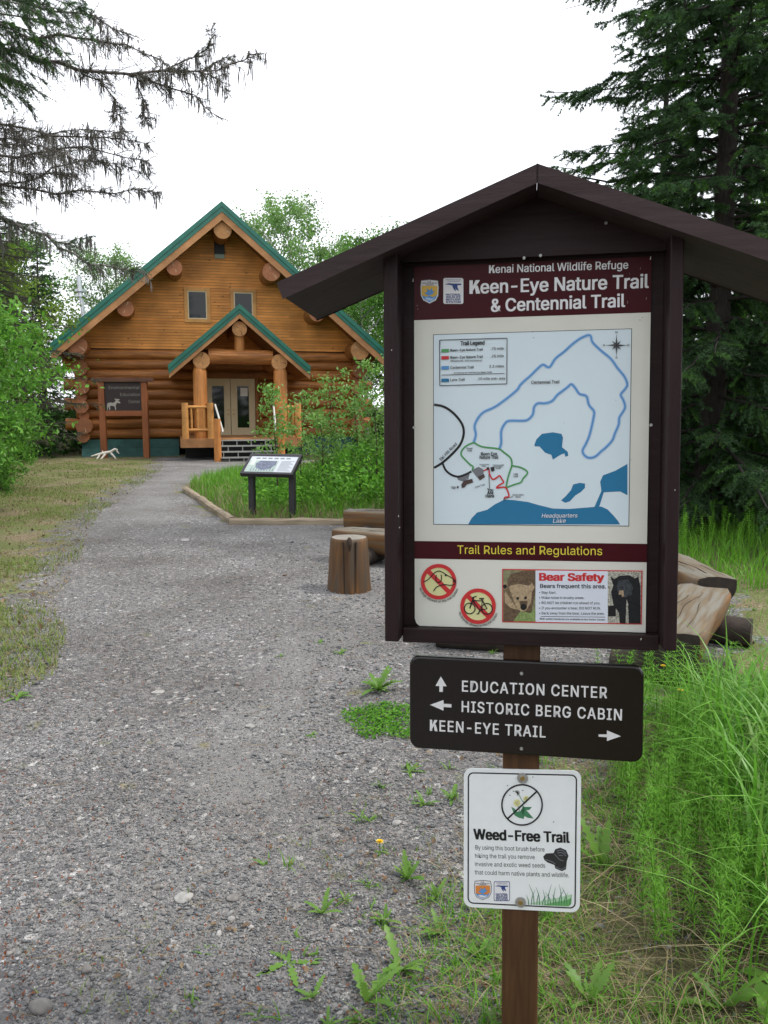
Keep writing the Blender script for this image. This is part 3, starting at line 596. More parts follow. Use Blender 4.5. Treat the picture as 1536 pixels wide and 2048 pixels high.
def crop(ox, oy, k): return lambda L: [(ox + x * k, oy + y * k) for x, y in L]
c3 = crop(800, 490, 530 / 1536); c4 = crop(840, 760, 480 / 1536); c5 = crop(800, 1070, 530 / 1536); c6 = crop(800, 1290, 510 / 1536)
# ------------------------------------------------------------------ trail kiosk
kO = np.array([.38579, 2.15800, 1.13912]); kM = rotm(-.16988103, -.06417394, -.0156729); ZB = 1.15
def K2(px, py, off=0):
    d = ray(px, py); n = kM[:, 1]; t = ((kO - n * off - CAMP) @ n) / (d @ n); q = kM.T @ (CAMP + d * t - kO); return np.array([q[0], q[2]])
def kroot(name, label, cat, zbase):
    o = thing(name, label, cat); b = kO + kM @ np.array([0, 0, zbase]); m4 = np.eye(4); m4[:3, :3] = kM; m4[:3, 3] = b
    o.matrix_world = Matrix(m4.tolist()); return o
kiosk = kroot('trail_kiosk', 'tall dark brown wooden trail map board with a pitched roof standing on one post', 'notice board', -ZB)
KO = (0, 0, ZB)
Lx0 = K2(768, 900, .09)[0]; Lx1 = K2(796, 900, .09)[0]; Rx1 = K2(1361, 900, .09)[0]; Rx0 = K2(1334, 900, .09)[0]
zb = K2(900, 1288, .03)[1]; ap = K2(1075, 330, .15); tl = K2(556, 566, .15); slp = (ap[1] - tl[1]) / (ap[0] - tl[0]); hwk = ap[0] - tl[0]
zbl = K2(775, 1283, .09)[1]
for x0, x1 in ((Lx0, Lx1), (Rx0, Rx1)):
    zt = ap[1] - slp * abs((x0 + x1) / 2 - ap[0]) - .01
    G().box(x0, x1, -.09, .07, zbl, zt).build('side_board', M['kiosk'], kiosk, KO, bevel=.003)
G().box(Lx1 + .001, Rx0 - .001, -.028, .06, zb, -.002).build('bottom_rail', M['kioskx'], kiosk, KO, bevel=.003)
g = G(); xa, xb = Lx1 + .001, Rx0 - .001
g.prism([(xa, 0), (xb, 0), (xb, ap[1] - slp * abs(xb - ap[0]) - .02), (ap[0], ap[1] - .02), (xa, ap[1] - slp * abs(xa - ap[0]) - .02)], .003, .03); g.build('back_board', M['kioskx'], kiosk, KO)
g = G(); zh = .978
g.prism([(xa + .002, zh), (xb - .002, zh), (xb - .002, ap[1] - slp * abs(xb - ap[0]) - .025), (ap[0], ap[1] - .025), (xa + .002, ap[1] - slp * abs(xa - ap[0]) - .025)], -.03, .002); g.build('gable_board', M['kioskx'], kiosk, KO, bevel=.002)
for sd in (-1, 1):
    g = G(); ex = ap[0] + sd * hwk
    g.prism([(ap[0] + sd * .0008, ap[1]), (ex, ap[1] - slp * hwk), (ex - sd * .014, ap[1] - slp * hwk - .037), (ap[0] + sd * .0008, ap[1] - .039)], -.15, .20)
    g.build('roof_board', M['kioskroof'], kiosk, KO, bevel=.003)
px0, px1 = K2(1006, 1400)[0], K2(1080, 1400)[0]
post = G().box(px0, px1, .0, .095, -ZB - .04, zb + .02).build('post', M['post'], kiosk, KO, bevel=.004)
for q in ((1048, 516), (1081, 511), (1302, 850), (828, 855), (1090, 365), (893, 470), (1212, 446)):
    p = K2(*q, .033); G().tube([(p[0], -.030, p[1]), (p[0], -.034, p[1])], .004, 8, 0, 0).build('screw', M['steel'], kiosk, KO)
hp = .969; xl, xr = -.305, .305
poster = G().prism([(xl + .012, 0), (xr, 0), (xr, hp), (xl, hp), (xl, .020), (xl + .004, .008)], -.003, .002).build('poster', M['stone'], kiosk, KO)
sh = Sheet(lambda x, y: K2(x, y)); Y0, Y1, Y2, Y3, Y4 = -.0036, -.0042, -.0048, -.0054, -.006
g = G(); zt0 = K2(1065, 633)[1]; g.add([(xl, Y0, zt0), (xr, Y0, zt0), (xr, Y0, hp), (xl, Y0, hp)], [(0, 1, 2, 3)]); g.build('title_band', M['maroon'], poster, KO)
g = G()
sh.text(g, 'Kenai National Wildlife Refuge', (978, 547), (1256, 538), 15.5, Y1)
sh.text(g, 'Keen-Eye Nature Trail', (939, 588), (1297, 576), 26, Y1, bold=.022)
sh.text(g, '& Centennial Trail', (982, 624), (1250, 614), 25, Y1, bold=.022)
g.build('title_lettering', M['white'], poster, KO)
def shield(sh, g, x0, y0, x1, y1, Y):
    """agency shield: mi 0 white/1 gold/2 blue/3 pale/4 brown"""
    def R(L): return [(x0 + (x1 - x0) * u, y0 + (y1 - y0) * v_) for u, v_ in L]
    o = [(.04, .04), (.5, .0), (.96, .04), (1, .3), (.98, .66), (.85, .86), (.5, 1.0), (.15, .86), (.02, .66), (0, .3)]
    sh.poly(g, R(o), Y, 4); sh.poly(g, R([(.5 + (u - .5) * .93, .5 + (v_ - .5) * .94) for u, v_ in o]), Y - .0003, 0)
    sh.poly(g, R([(.09, .27), (.91, .27), (.91, .62), (.8, .80), (.5, .92), (.2, .80), (.09, .62)]), Y - .0006, 1)
    sh.poly(g, R([(.09, .64), (.3, .70), (.5, .66), (.7, .72), (.91, .62), (.8, .80), (.5, .92), (.2, .80)]), Y - .0009, 2)
    sh.poly(g, R([(.22, .76), (.4, .73), (.6, .78), (.78, .74), (.6, .86), (.4, .85)]), Y - .0012, 3)
    sh.poly(g, R([(.22, .56), (.40, .50), (.34, .36), (.52, .46), (.62, .34), (.68, .50), (.80, .46), (.66, .60), (.46, .66)]), Y - .0012, 2)
    sh.text(g, 'U.S.', R([(.40, .12)])[0], R([(.60, .12)])[0], (y1 - y0) * .06, Y - .0006, 4)
    sh.text(g, 'FISH & WILDLIFE', R([(.10, .19)])[0], R([(.90, .19)])[0], (y1 - y0) * .055, Y - .0006, 4)
    sh.text(g, 'SERVICE', R([(.3, .255)])[0], R([(.7, .255)])[0], (y1 - y0) * .05, Y - .0006, 4)
SHM = [M['white'], M['gold'], M['trailblue'], M['halo'], M['brownink']]
def goose(sh, g, x0, y0, x1, y1, Y, border):
    def R(u, v_): return (x0 + (x1 - x0) * u, y0 + (y1 - y0) * v_)
    def RL(L): return [R(*p) for p in L]
    r = [(.06, 0), (.94, 0), (1, .05), (1, .95), (.94, 1), (.06, 1), (0, .95), (0, .05)]
    sh.poly(g, RL(r), Y, 1 if border else 0); sh.poly(g, RL([(.5 + (u - .5) * .93, .5 + (v_ - .5) * .95) for u, v_ in r]), Y - .0003, 0)
    y = Y - .0006
    sh.text(g, 'THE DEPARTMENT OF THE INTERIOR', R(.12, .09), R(.88, .09), (y1 - y0) * .03, y, 1); sh.text(g, 'U.S. FISH & WILDLIFE', R(.2, .15), R(.8, .15), (y1 - y0) * .03, y, 1)
    sh.poly(g, RL([(.10, .235), (.30, .20), (.42, .215), (.88, .22), (.90, .275), (.72, .28), (.70, .34), (.78, .50), (.66, .46), (.52, .31), (.34, .27), (.10, .255)]), y, 1)
    sh.poly(g, RL([(.52, .31), (.60, .40), (.64, .53), (.52, .44), (.44, .30)]), y - .0003, 1)
    for i, w in enumerate(('NATIONAL', 'WILDLIFE', 'REFUGE', 'SYSTEM')): sh.text(g, w, R(.13, .68 + i * .095), R(.87, .68 + i * .095), (y1 - y0) * .075, y, 1, bold=.03)
g = G(); q = c3([(117, 200), (228, 345)]); shield(sh, g, q[0][0], q[0][1], q[1][0], q[1][1], Y1); g.build('shield_emblem', SHM, poster, KO)
g = G(); q = c3([(252, 193), (368, 343)]); goose(sh, g, q[0][0], q[0][1], q[1][0], q[1][1], Y1, False); g.build('goose_emblem', [M['white'], M['navy']], poster, KO)
a, b_ = K2(868, 671), K2(1263, 658); c_, d_ = K2(868, 1049), K2(1256, 1050)
mx0, mx1, mz0, mz1 = (a[0] + c_[0]) / 2, (b_[0] + d_[0]) / 2, (c_[1] + d_[1]) / 2, (a[1] + b_[1]) / 2
g = G(); e = .0016; g.add([(mx0 - e, Y0, mz0 - e), (mx1 + e, Y0, mz0 - e), (mx1 + e, Y0, mz1 + e), (mx0 - e, Y0, mz1 + e)], [(0, 1, 2, 3)], 1); g.add([(mx0, Y1, mz0), (mx1, Y1, mz0), (mx1, Y1, mz1), (mx0, Y1, mz1)], [(0, 1, 2, 3)], 0)
g.build('trail_map', [M['mapw'], M['ink']], poster, KO)
g = G()
for L in ([(732, 415), (745, 380), (780, 345), (850, 335), (905, 345), (915, 370), (908, 430), (945, 460), (948, 485), (930, 492), (925, 470), (905, 475), (880, 490), (850, 510), (840, 478), (800, 465), (765, 425), (735, 425)],
          [(902, 770), (930, 745), (965, 705), (980, 668), (1020, 658), (1055, 662), (1055, 690), (1030, 715), (990, 740), (960, 775), (930, 785)],
          [(1326, 537), (1250, 580), (1170, 610), (1152, 650), (1160, 710), (1115, 812), (1145, 814), (1175, 718), (1280, 712), (1326, 737)],
          [(309, 923), (330, 885), (365, 848), (430, 830), (480, 795), (540, 765), (600, 768), (690, 780), (760, 800), (850, 822), (950, 825), (1110, 812), (1160, 810), (1200, 828), (1240, 870), (1265, 900), (1279, 923)]):
    sh.poly(g, c4(L), Y2)
g.build('map_lakes', M['lake'], poster, KO)
blue = c4([(345, 398), (358, 350), (350, 295), (375, 240), (410, 205), (455, 185), (500, 160), (580, 100), (625, 60), (640, 35), (670, 5)]) + c3([(760, 755), (800, 715), (830, 695), (865, 710), (900, 660), (950, 620), (1000, 575), (1050, 540), (1100, 525), (1115, 565), (1160, 610), (1220, 660), (1260, 715), (1300, 765)]) + \
    c4([(1325, 30), (1310, 60), (1283, 95), (1300, 130), (1310, 180), (1275, 240), (1270, 285), (1245, 345), (1230, 385), (1190, 430), (1160, 455), (1120, 490), (1080, 498), (1050, 480), (1040, 450), (1060, 410), (1085, 350), (1110, 240), (1112, 200), (1080, 160), (1065, 105), (1020, 90), (995, 55), (968, 28), (940, 50), (880, 95), (845, 135), (800, 150), (755, 150), (730, 175), (722, 220), (690, 255), (650, 262), (570, 262), (540, 285), (520, 330), (520, 400), (510, 440)])
g = G(); sh.line(g, blue, 7, Y2, 1); sh.line(g, blue, 3.4, Y3, 0); g.build('centennial_trail_line', [M['trailblue'], M['halo']], poster, KO)
g = G()
sh.line(g, c4([(345, 400), (300, 420), (270, 450), (265, 480), (290, 510), (320, 540), (340, 555), (335, 578)]), 3.4, Y3); sh.line(g, c4([(345, 400), (400, 428), (500, 440), (540, 465), (580, 500), (588, 545), (570, 600), (560, 640), (550, 690)]), 3.4, Y3)
sh.line(g, c4([(588, 548), (650, 562), (688, 592), (660, 630), (645, 655), (600, 670), (550, 690)]), 3.4, Y3); g.build('nature_trail_line', M['tgreen'], poster, KO)
g = G(); sh.line(g, c4([(92, 158), (150, 170), (200, 200), (245, 245), (275, 295), (280, 350), (260, 410), (220, 460), (150, 525), (92, 562)]), 4.6, Y3); sh.line(g, c4([(145, 530), (165, 575), (200, 605), (245, 618), (290, 605), (330, 585)]), 4, Y3)
g.build('map_roads', M['ink'], poster, KO)
g = G(); sh.line(g, c4([(410, 580), (440, 570), (445, 600), (465, 635), (490, 625), (510, 612), (525, 635), (535, 655), (510, 670), (490, 690), (530, 685), (550, 690), (565, 720), (568, 745), (545, 750), (540, 762)]), 3, Y4); g.build('wheelchair_trail_line', M['red'], poster, KO)
g = G()
sh.poly(g, c4([(332, 578), (375, 555), (410, 575), (405, 600), (365, 622)]), Y3, 0); sh.poly(g, c4([(235, 620), (318, 600), (310, 635), (275, 648), (245, 640)]), Y2, 0)
sh.poly(g, c4([(368, 622), (408, 600), (417, 620), (385, 642)]), Y4, 1); sh.poly(g, c4([(268, 690), (265, 670), (280, 645), (335, 632), (341, 655), (300, 668), (285, 688)]), Y4, 1)
sh.poly(g, c4([(425, 560), (440, 556), (447, 570), (432, 578)]), Y4 - .0003, 2); sh.poly(g, c4([(450, 560), (475, 553), (478, 580), (460, 588)]), Y4 - .0003, 2); sh.poly(g, c4([(238, 678), (248, 678), (248, 693), (238, 693)]), Y4, 2)
g.build('map_buildings', [M['greyink'], M['brownink'], M['darkgrey']], poster, KO)
g = G(); Yt = Y4 - .0006
def t4(s_, a, b_, cap, bold=.015, it=0, sp=1.0, gg=None): A = c4([a, b_]); sh.text(gg or g, s_, A[0], A[1], cap, Yt, 0, bold, sp, it)
t4('Centennial Trail', (712, 26), (893, 22), 6.2); t4('Forest', (300, 444), (338, 443), 3.6); t4('Loop', (304, 457), (334, 456), 3.6); t4('Keen Eye', (390, 483), (494, 482), 6.6, .02); t4('Nature Trail', (382, 505), (502, 504), 6.6, .02)
t4('Andrew Berg', (382, 545), (442, 544), 2.6); t4('Cabin', (398, 555), (424, 554), 2.6); t4('Environmental', (468, 549), (537, 548), 2.8); t4('Education', (476, 558), (526, 558), 2.8); t4('Center', (485, 568), (518, 568), 2.8)
t4('Lake', (599, 606), (627, 606), 3.6); t4('Loop', (599, 619), (628, 619), 3.6); t4('Observation', (592, 739), (664, 738), 3); t4('Deck', (613, 752), (644, 752), 3); t4('Ski Hill Road', (137, 518), (240, 412), 6, .012); t4('Lynx Trail', (356, 691), (417, 673), 3.4)
t4('You', (430, 712), (470, 712), 6.2, .03); t4('Are', (430, 731), (470, 731), 6.2, .03); t4('Here', (421, 751), (476, 751), 6.2, .03); t4('Hidden', (200, 688), (231, 688), 2.8); t4('Creek', (203, 697), (228, 697), 2.8)
sh.line(g, c4([(441, 605), (446, 692)]), 1.3, Yt, 0, False); sh.line(g, c4([(548, 758), (596, 745)]), 1, Yt, 0, False); sh.ring(g, c4([(540, 763)])[0], 1.2, 2.2, Yt, 0, 14)
def t3(s_, a, b_, cap, bold=.012): A = c3([a, b_]); sh.text(g, s_, A[0], A[1], cap, Yt, 0, bold)
t3('Trail Legend', (352, 583), (491, 579), 8, .03); t3('Keen-Eye Nature Trail', (293, 619), (482, 613), 4.8, .02); t3('.75 mile', (527, 610), (602, 608), 5); t3('Keen-Eye Nature Trail', (293, 660), (482, 655), 4.8, .02); t3('.25 mile', (527, 653), (602, 651), 5)
t3('(Wheelchair, with assistance)', (293, 678), (477, 675), 3.4); t3('Centennial Trail', (293, 719), (429, 716), 5, .015); t3('2.2 miles', (518, 712), (603, 710), 5); t3('All distances are round trip from Visitor Center', (312, 746), (535, 741), 2.6, .02); t3('Lynx Trail', (293, 789), (377, 787), 5, .015); t3('.10 mile one-way', (449, 784), (611, 780), 5)
LB = c3([(231, 553), (621, 542), (619, 806), (232, 816)])
for i in range(4): sh.line(g, [LB[i], LB[(i + 1) % 4]], 1.4, Yt, 0, False)
sh.line(g, c3([(243, 755), (606, 746)]), 1.1, Yt, 0, False)
cc = c3([(1253, 583)])[0]
for k in range(8):
    a = math.pi / 4 * k; L = 21 if k % 2 == 0 else 12
    for sgn, mm in ((1, 0), (-1, 1)):
        p2 = (cc[0] + 5 * math.cos(a + sgn * math.pi / 8), cc[1] + 5 * math.sin(a + sgn * math.pi / 8)); sh.poly(g, [cc, (cc[0] + L * math.cos(a), cc[1] + L * math.sin(a)), p2], Yt, mm)
    sh.line(g, [cc, (cc[0] + L * math.cos(a), cc[1] + L * math.sin(a))], .7, Yt - .0003, 0, False)
for s_, a in (('N', (-2.2, -24)), ('S', (-2, 26.5)), ('E', (22, 2)), ('W', (-27, 2))): sh.text(g, s_, (cc[0] + a[0], cc[1] + a[1]), (cc[0] + a[0] + 4, cc[1] + a[1]), 4, Yt)
g.build('map_lettering', [M['ink'], M['greyink']], poster, KO)
g = G()
for i, (y, mi) in enumerate(((614, 0), (655, 1), (713, 2), (785, 3))): sh.poly(g, c3([(241, y - 9), (285, y - 10), (285, y + 9), (241, y + 10)]), Yt, mi)
g.build('legend_swatches', [M['tgreen'], M['red'], M['trailblue'], M['lake']], poster, KO)
g = G(); A = c4([(778, 880), (1005, 878), (850, 912), (930, 911)]); sh.text(g, 'Headquarters', A[0], A[1], 8, Yt, 0, .01, 1, .2); sh.text(g, 'Lake', A[2], A[3], 8, Yt, 0, .01, 1, .2); g.build('lake_lettering', M['white'], poster, KO)
z0, z1 = K2(1060, 1120.5)[1], K2(1060, 1084.5)[1]
G().add([(xl, Y0, z0), (xr, Y0, z0), (xr, Y0, z1), (xl, Y0, z1)], [(0, 1, 2, 3)]).build('rules_band', M['maroon'], poster, KO)
g = G(); sh.text(g, 'Trail Rules and Regulations', (915, 1107), (1204, 1110), 16.5, Y1, 0, .006); g.build('rules_lettering', M['yellowtxt'], poster, KO)
def banned(c, r, word):
    g = G(); sh.disc(g, c, r * .9, Y1, 1); sh.line(g, [(c[0] - r * .6, c[1] - r * .6), (c[0] + r * .6, c[1] + r * .6)], r * .26, Y2, 0, False); sh.ring(g, c, r * .79, r, Y3, 0)
    def U(L): return [(c[0] + r * x, c[1] + r * y) for x, y in L]
    if word == 'dogs':
        for L in ([(-.86, .02), (-.62, -.1), (-.38, -.34), (-.2, -.52), (.02, -.60), (.24, -.52), (.46, -.38), (.70, -.24), (.92, -.08), (.94, .06), (.86, .16), (.62, .20), (.34, .16), (.06, .22), (-.16, .34), (-.28, .54)], [(-.12, -.38), (-.16, -.18), (-.12, .0), (.02, .04), (.14, -.06), (.16, -.28), (.14, -.4)]): sh.line(g, U(L), [1.9] * (len(L) * 4 - 3), Y4, 2)
        sh.disc(g, U([(.40, -.36)])[0], 2.1, Y4, 2, 12); sh.disc(g, U([(.88, -.03)])[0], 2.6, Y4, 2, 12)
    else:
        for x, y in ((-.47, .12), (.50, .14)): sh.ring(g, U([(x, y)])[0], r * .27, r * .33, Y4, 2, 28)
        for L in ([(-.47, .12), (-.24, -.52), (-.08, -.56)], [(-.24, -.50), (-.36, -.46)], [(-.30, -.32), (.26, -.30), (.10, .22), (-.30, -.32)], [(.10, .22), (.50, .14), (.26, -.30)], [(.26, -.30), (.18, -.42)], [(.06, -.43), (.34, -.43)], [(.10, .22), (.02, .42), (-.08, .43)]): sh.line(g, U(L), 2.6, Y4, 2, False)
    sh.arc(g, 'No %s allowed on this trail system' % word, c, r * 1.05, 200, 340, r * .13, Y2, 2); return g.build('no_%s_symbol' % word, [M['red'], M['cream2'], M['ink']], poster, KO)
q = c5([(225, 269), (453, 411)]); banned(q[0], 35.5, 'dogs'); banned(q[1], 35.5, 'bicycles')
g = G(); Yb = Y1
sh.poly(g, c5([(592, 195), (1405, 205), (1400, 517), (592, 504)]), Yb, 0)
sh.poly(g, c5([(598, 201), (785, 204), (785, 500), (598, 498)]), Yb - .0003, 1); sh.poly(g, c5([(785, 204), (1203, 209), (1203, 509), (785, 501)]), Yb - .0003, 2); sh.poly(g, c5([(1203, 209), (1398, 211), (1394, 511), (1203, 508)]), Yb - .0003, 3)
y = Yb - .0006
sh.poly(g, c5([(655, 440), (785, 430), (785, 500), (660, 498)]), y, 4)
sh.poly(g, c5([(606, 300), (640, 225), (720, 204), (785, 204), (785, 330), (760, 450), (700, 440), (655, 498), (600, 498), (600, 400)]), y - .0003, 5)
sh.poly(g, c5([(620, 270), (600, 285), (598, 305), (625, 310), (640, 290), (690, 282), (745, 292), (765, 275), (780, 300), (765, 330), (760, 385), (735, 430), (715, 445), (680, 430), (640, 420), (608, 390), (606, 340)]), y - .0006, 6)
sh.poly(g, c5([(612, 400), (640, 420), (655, 498), (608, 498)]), y - .0007, 5)
for p, r in (((682, 365), 3), ((728, 362), 3), ((716, 415), 6.5), ((608, 296), 4)): sh.disc(g, c5([p])[0], r, y - .0009, 7, 12)
sh.poly(g, c5([(690, 380), (740, 378), (735, 425), (705, 432)]), y - .0008, 5)
sh.poly(g, c5([(1205, 410), (1250, 405), (1250, 470), (1205, 470)]), y, 7)
sh.poly(g, c5([(1218, 235), (1240, 255), (1270, 235), (1330, 232), (1360, 250), (1380, 240), (1392, 300), (1393, 511), (1325, 511), (1322, 430), (1312, 400), (1305, 511), (1272, 508), (1268, 450), (1235, 400), (1222, 330), (1235, 290)]), y - .0003, 8)
sh.poly(g, c5([(1262, 262), (1320, 255), (1350, 300), (1340, 345), (1300, 360), (1270, 350), (1255, 300)]), y - .0006, 9)
sh.poly(g, c5([(1270, 320), (1292, 318), (1298, 352), (1280, 360), (1266, 348)]), y - .0009, 10); sh.disc(g, c5([(1275, 352)])[0], 3.4, y - .0012, 7, 12); sh.disc(g, c5([(1290, 300)])[0], 1.6, y - .0012, 7, 10)
for L in ([(1312, 370), (1322, 400), (1318, 430), (1308, 425)], [(1308, 470), (1322, 470), (1316, 505), (1308, 505)]): sh.poly(g, c5(L), y - .0006, 3)
A = c5([(806, 262), (1183, 265), (812, 305), (1193, 308)]); sh.text(g, 'Bear Safety', A[0], A[1], 14.5, y, 0, .04); sh.text(g, 'Bears frequent this area.', A[2], A[3], 8, y, 7, .02)
for i, (s_, x1) in enumerate((('\u2022 Stay Alert.', 905), ('\u2022 Make noise in brushy areas.', 1067), ('\u2022 DO NOT let children run ahead of you.', 1160), ('\u2022 If you encounter a bear, DO NOT RUN.', 1163), ('\u2022 Back away from the bear. Leave the area.', 1184))):
    A = c5([(806, 338 + i * 30), (x1, 339 + i * 30.4)]); sh.text(g, s_, A[0], A[1], 5, y, 7, .008)
sh.line(g, c5([(815, 470), (1188, 474)]), 1, y, 7, False); A = c5([(810, 488), (1190, 494)]); sh.text(g, 'Bear safety handouts are available at the Visitor Center.', A[0], A[1], 3.4, y, 7, .015)
g.build('bear_safety_panel', [M['red'], M['bearbg'], M['bearw'], M['beargravel'], M['beargr'], M['beardk'], M['beartan'], M['ink'], M['bearbk'], M['bearbk2'], M['beartan']], poster, KO)
g = G(); q9 = np.random.RandomState(77)
for k in range(7, 34):
    px, py = (q9.uniform(1225, 1298), q9.uniform(530, 632)) if k < 14 else ((q9.uniform(832, 850), q9.uniform(540, 650)) if k < 20 else (q9.uniform(832, 1295), q9.uniform(640, 1255)))
    l = q9.uniform(2, 6) if k < 20 else q9.uniform(1, 4); dx = q9.uniform(-.12, .12) * l; sh.line(g, [(px, py), (px + dx, py + l)], q9.uniform(.25, .5), Yt - .0012, 0 if k < 20 else k % 2, False)
for px, py in ((1386 / 1536 * 0 + 1279, 641), (1284, 636), (1065, 665), (1067, 676)): sh.disc(g, (px, py), .9, Yt - .0012, 1, 6)
g.build('scratches', [M['stone'], M['darkgrey']], poster, KO)
g = G(); q8 = np.random.RandomState(5)
for px, py, l in ((797, 1032, 5), (799, 1055, 3), (1291, 846, 7), (1282, 1278, 6), (826, 560, 9), (1301, 516, 8), (783, 700, 3), (1350, 980, 3)):
    p = K2(px, py, .091); yf = -.0905 if (px < 800 or px > 1333) else -.0295
    if not (px < 800 or px > 1333): p = K2(px, py, .03)
    w_ = .0008 + .0008 * q8.rand(); h_ = l * .0011; g.add([(p[0] - w_, yf, p[1] - h_ / 2), (p[0] + w_ * .6, yf, p[1] - h_ / 2.4), (p[0] + w_, yf, p[1] + h_ / 3), (p[0], yf, p[1] + h_ / 2)], [(0, 1, 2, 3)])
g.build('paint_chips', M['stone'], kiosk, KO)
# ------------------------------------------------------------------ direction sign
def rounded(x0, x1, z0, z1, r, n=7):
    P = []
    for cx, cz, a0 in ((x1 - r, z1 - r, 0), (x0 + r, z1 - r, 90), (x0 + r, z0 + r, 180), (x1 - r, z0 + r, 270)):
        for k in range(n): a = math.radians(a0 + 90 * k / (n - 1)); P.append((cx + r * math.cos(a), cz + r * math.sin(a)))
    return P
oF = .026
dA, dB, dC, dD = K2(819, 1311, oF), K2(1289, 1334, oF), K2(819, 1497, oF), K2(1286, 1526, oF)
dsign = kroot('direction_sign', 'dark brown rounded trail direction sign with white lettering and arrows bolted to the post', 'sign', dC[1]); DO = (0, 0, -dC[1])
x0, x1 = (dA[0] + dC[0]) / 2, (dB[0] + dD[0]) / 2; tilt = ((dB[1] - dA[1]) + (dD[1] - dC[1])) / 2 / (x1 - x0); z0, z1 = (dC[1] + dD[1]) / 2, (dA[1] + dB[1]) / 2; xm = (x0 + x1) / 2
P = [(x, z + (x - xm) * tilt) for x, z in rounded(x0, x1, z0, z1, .027)]
G().prism(P, -oF, -.0012).build('sign_board', M['signbrown'], dsign, DO, bevel=.006, fixn=True)
s6 = Sheet(lambda x, y: K2(x, y, oF)); g = G(); yy = -oF - .0006
for s_, a, b_ in (('EDUCATION CENTER', (373, 279), (1247, 320)), ('HISTORIC BERG CABIN', (371, 402), (1336, 454)), ('KEEN-EYE TRAIL', (180, 515), (877, 557))):
    A = c6([a, b_]); s6.text(g, s_, A[0], A[1], 21.5, yy, 0, .019, 1.12)
for L in ([(246, 189), (281, 248), (259, 248), (258, 282), (237, 282), (237, 247), (214, 246)], [(181, 360), (262, 331), (263, 353), (310, 356), (310, 376), (263, 373), (262, 395)], [(1331, 549), (1246, 578), (1246, 555), (1196, 552), (1196, 538), (1246, 538), (1246, 514)]): s6.poly(g, c6(L), yy)
g.build('sign_lettering', M['routed'], dsign, DO)
for p in c6([(732, 171), (732, 623)]):
    q = K2(*p, oF); G().tube([(q[0], -oF + .001, q[1]), (q[0], -oF - .003, q[1])], .0045, 10, 0, 0).build('screw', M['steel'], dsign, DO)
# ------------------------------------------------------------------ weed notice
oW = .004
wA, wB, wC, wD = K2(929, 1535, oW), K2(1164, 1543, oW), K2(926, 1815, oW), K2(1158, 1824, oW)
wsign = kroot('weed_notice_sign', 'white rounded metal weed free trail notice at the bottom of the post', 'sign', wC[1]); WO = (0, 0, -wC[1])
x0, x1, z0, z1 = (wA[0] + wC[0]) / 2, (wB[0] + wD[0]) / 2, (wC[1] + wD[1]) / 2, (wA[1] + wB[1]) / 2; xm = (x0 + x1) / 2; tilt = ((wB[1] - wA[1]) + (wD[1] - wC[1])) / 2 / (x1 - x0)
P = [(x, z + (x - xm) * tilt) for x, z in rounded(x0, x1, z0, z1, .023)]
G().prism(P, -oW, -.0012).build('sign_plate', M['signw'], wsign, WO)
sw = Sheet(lambda x, y: K2(x, y, oW)); yy = -oW - .0005
swr = Sheet(lambda x, y: np.array([x, y])); g = G()
swr.line(g, [(x, z + (x - xm) * tilt) for x, z in rounded(x0 + .0125, x1 - .0125, z0 + .0125, z1 - .0125, .014)], .0036, yy, 0, False, True); g.build('sign_border', M['ink'], wsign, WO)
g = G(); A = c6([(443, 1168), (1023, 1190)]); sw.text(g, 'Weed-Free Trail', A[0], A[1], 20, yy, 0, .035)
for s_, a, b_ in (('By using this boot brush before', (455, 1231), (871, 1244)), ('hiking the trail you remove', (453, 1281), (812, 1290)), ('invasive and exotic weed seeds', (452, 1331), (875, 1341)), ('that could harm native plants and wildlife.', (451, 1381), (1018, 1399))):
    A = c6([a, b_]); sw.text(g, s_, A[0], A[1], 8.6, yy, 0, .006)
g.build('sign_lettering', M['ink'], wsign, WO)
g = G(); c0 = c6([(735, 962)])[0]
def W6(L): return c6(L)
for L, mi in (([(670, 975), (690, 985), (705, 1005), (725, 1000), (740, 975), (795, 975), (780, 992), (760, 995), (775, 1010), (805, 1045), (770, 1040), (750, 1030), (745, 1048), (715, 1040), (690, 1025), (680, 1000)], 1), ([(728, 995), (745, 968), (752, 990), (742, 1030)], 1)): sw.poly(g, W6(L), yy, mi)
for L in ([(720, 1000), (708, 960)], [(735, 1000), (745, 940), (760, 925)], [(740, 945), (715, 900), (700, 880)]): sw.line(g, W6(L), 1.2, yy - .0003, 1, False)
for p, r in (((705, 950), 7.2), ((760, 925), 5.6)):
    q = W6([p])[0]; sw.disc(g, q, r, yy - .0005, 2, 18)
    for k in range(12): a = k * 2.4; sw.disc(g, (q[0] + r * .7 * math.cos(a) * (k / 12) ** .5, q[1] + r * .7 * math.sin(a) * (k / 12) ** .5), .7, yy - .0007, 0, 6)
for k in range(9): a = -2.6 + k * .5; q = W6([(705, 890)])[0]; sw.line(g, [q, (q[0] + 6 * math.cos(a), q[1] + 6 * math.sin(a))], .9, yy - .0004, 0, False)
for p in ((648, 846), (800, 795), (662, 905), (740, 875), (683, 880), (925, 1065)): sw.disc(g, W6([p])[0], 1.1, yy - .0003, 0, 8)
sw.line(g, W6([(648, 1045), (822, 882)]), 3.2, yy - .001, 0, False); sw.ring(g, c0, 38.8, 41.8, yy - .001, 0)
g.build('no_weeds_symbol', [M['ink'], M['plantgreen'], M['cream2']], wsign, WO)
g = G()
sw.poly(g, W6([(862, 1275), (880, 1255), (925, 1253), (935, 1230), (965, 1220), (1000, 1235), (1015, 1270), (1005, 1300), (1000, 1350), (975, 1362), (935, 1345), (930, 1325), (890, 1310), (870, 1295)]), yy, 0)
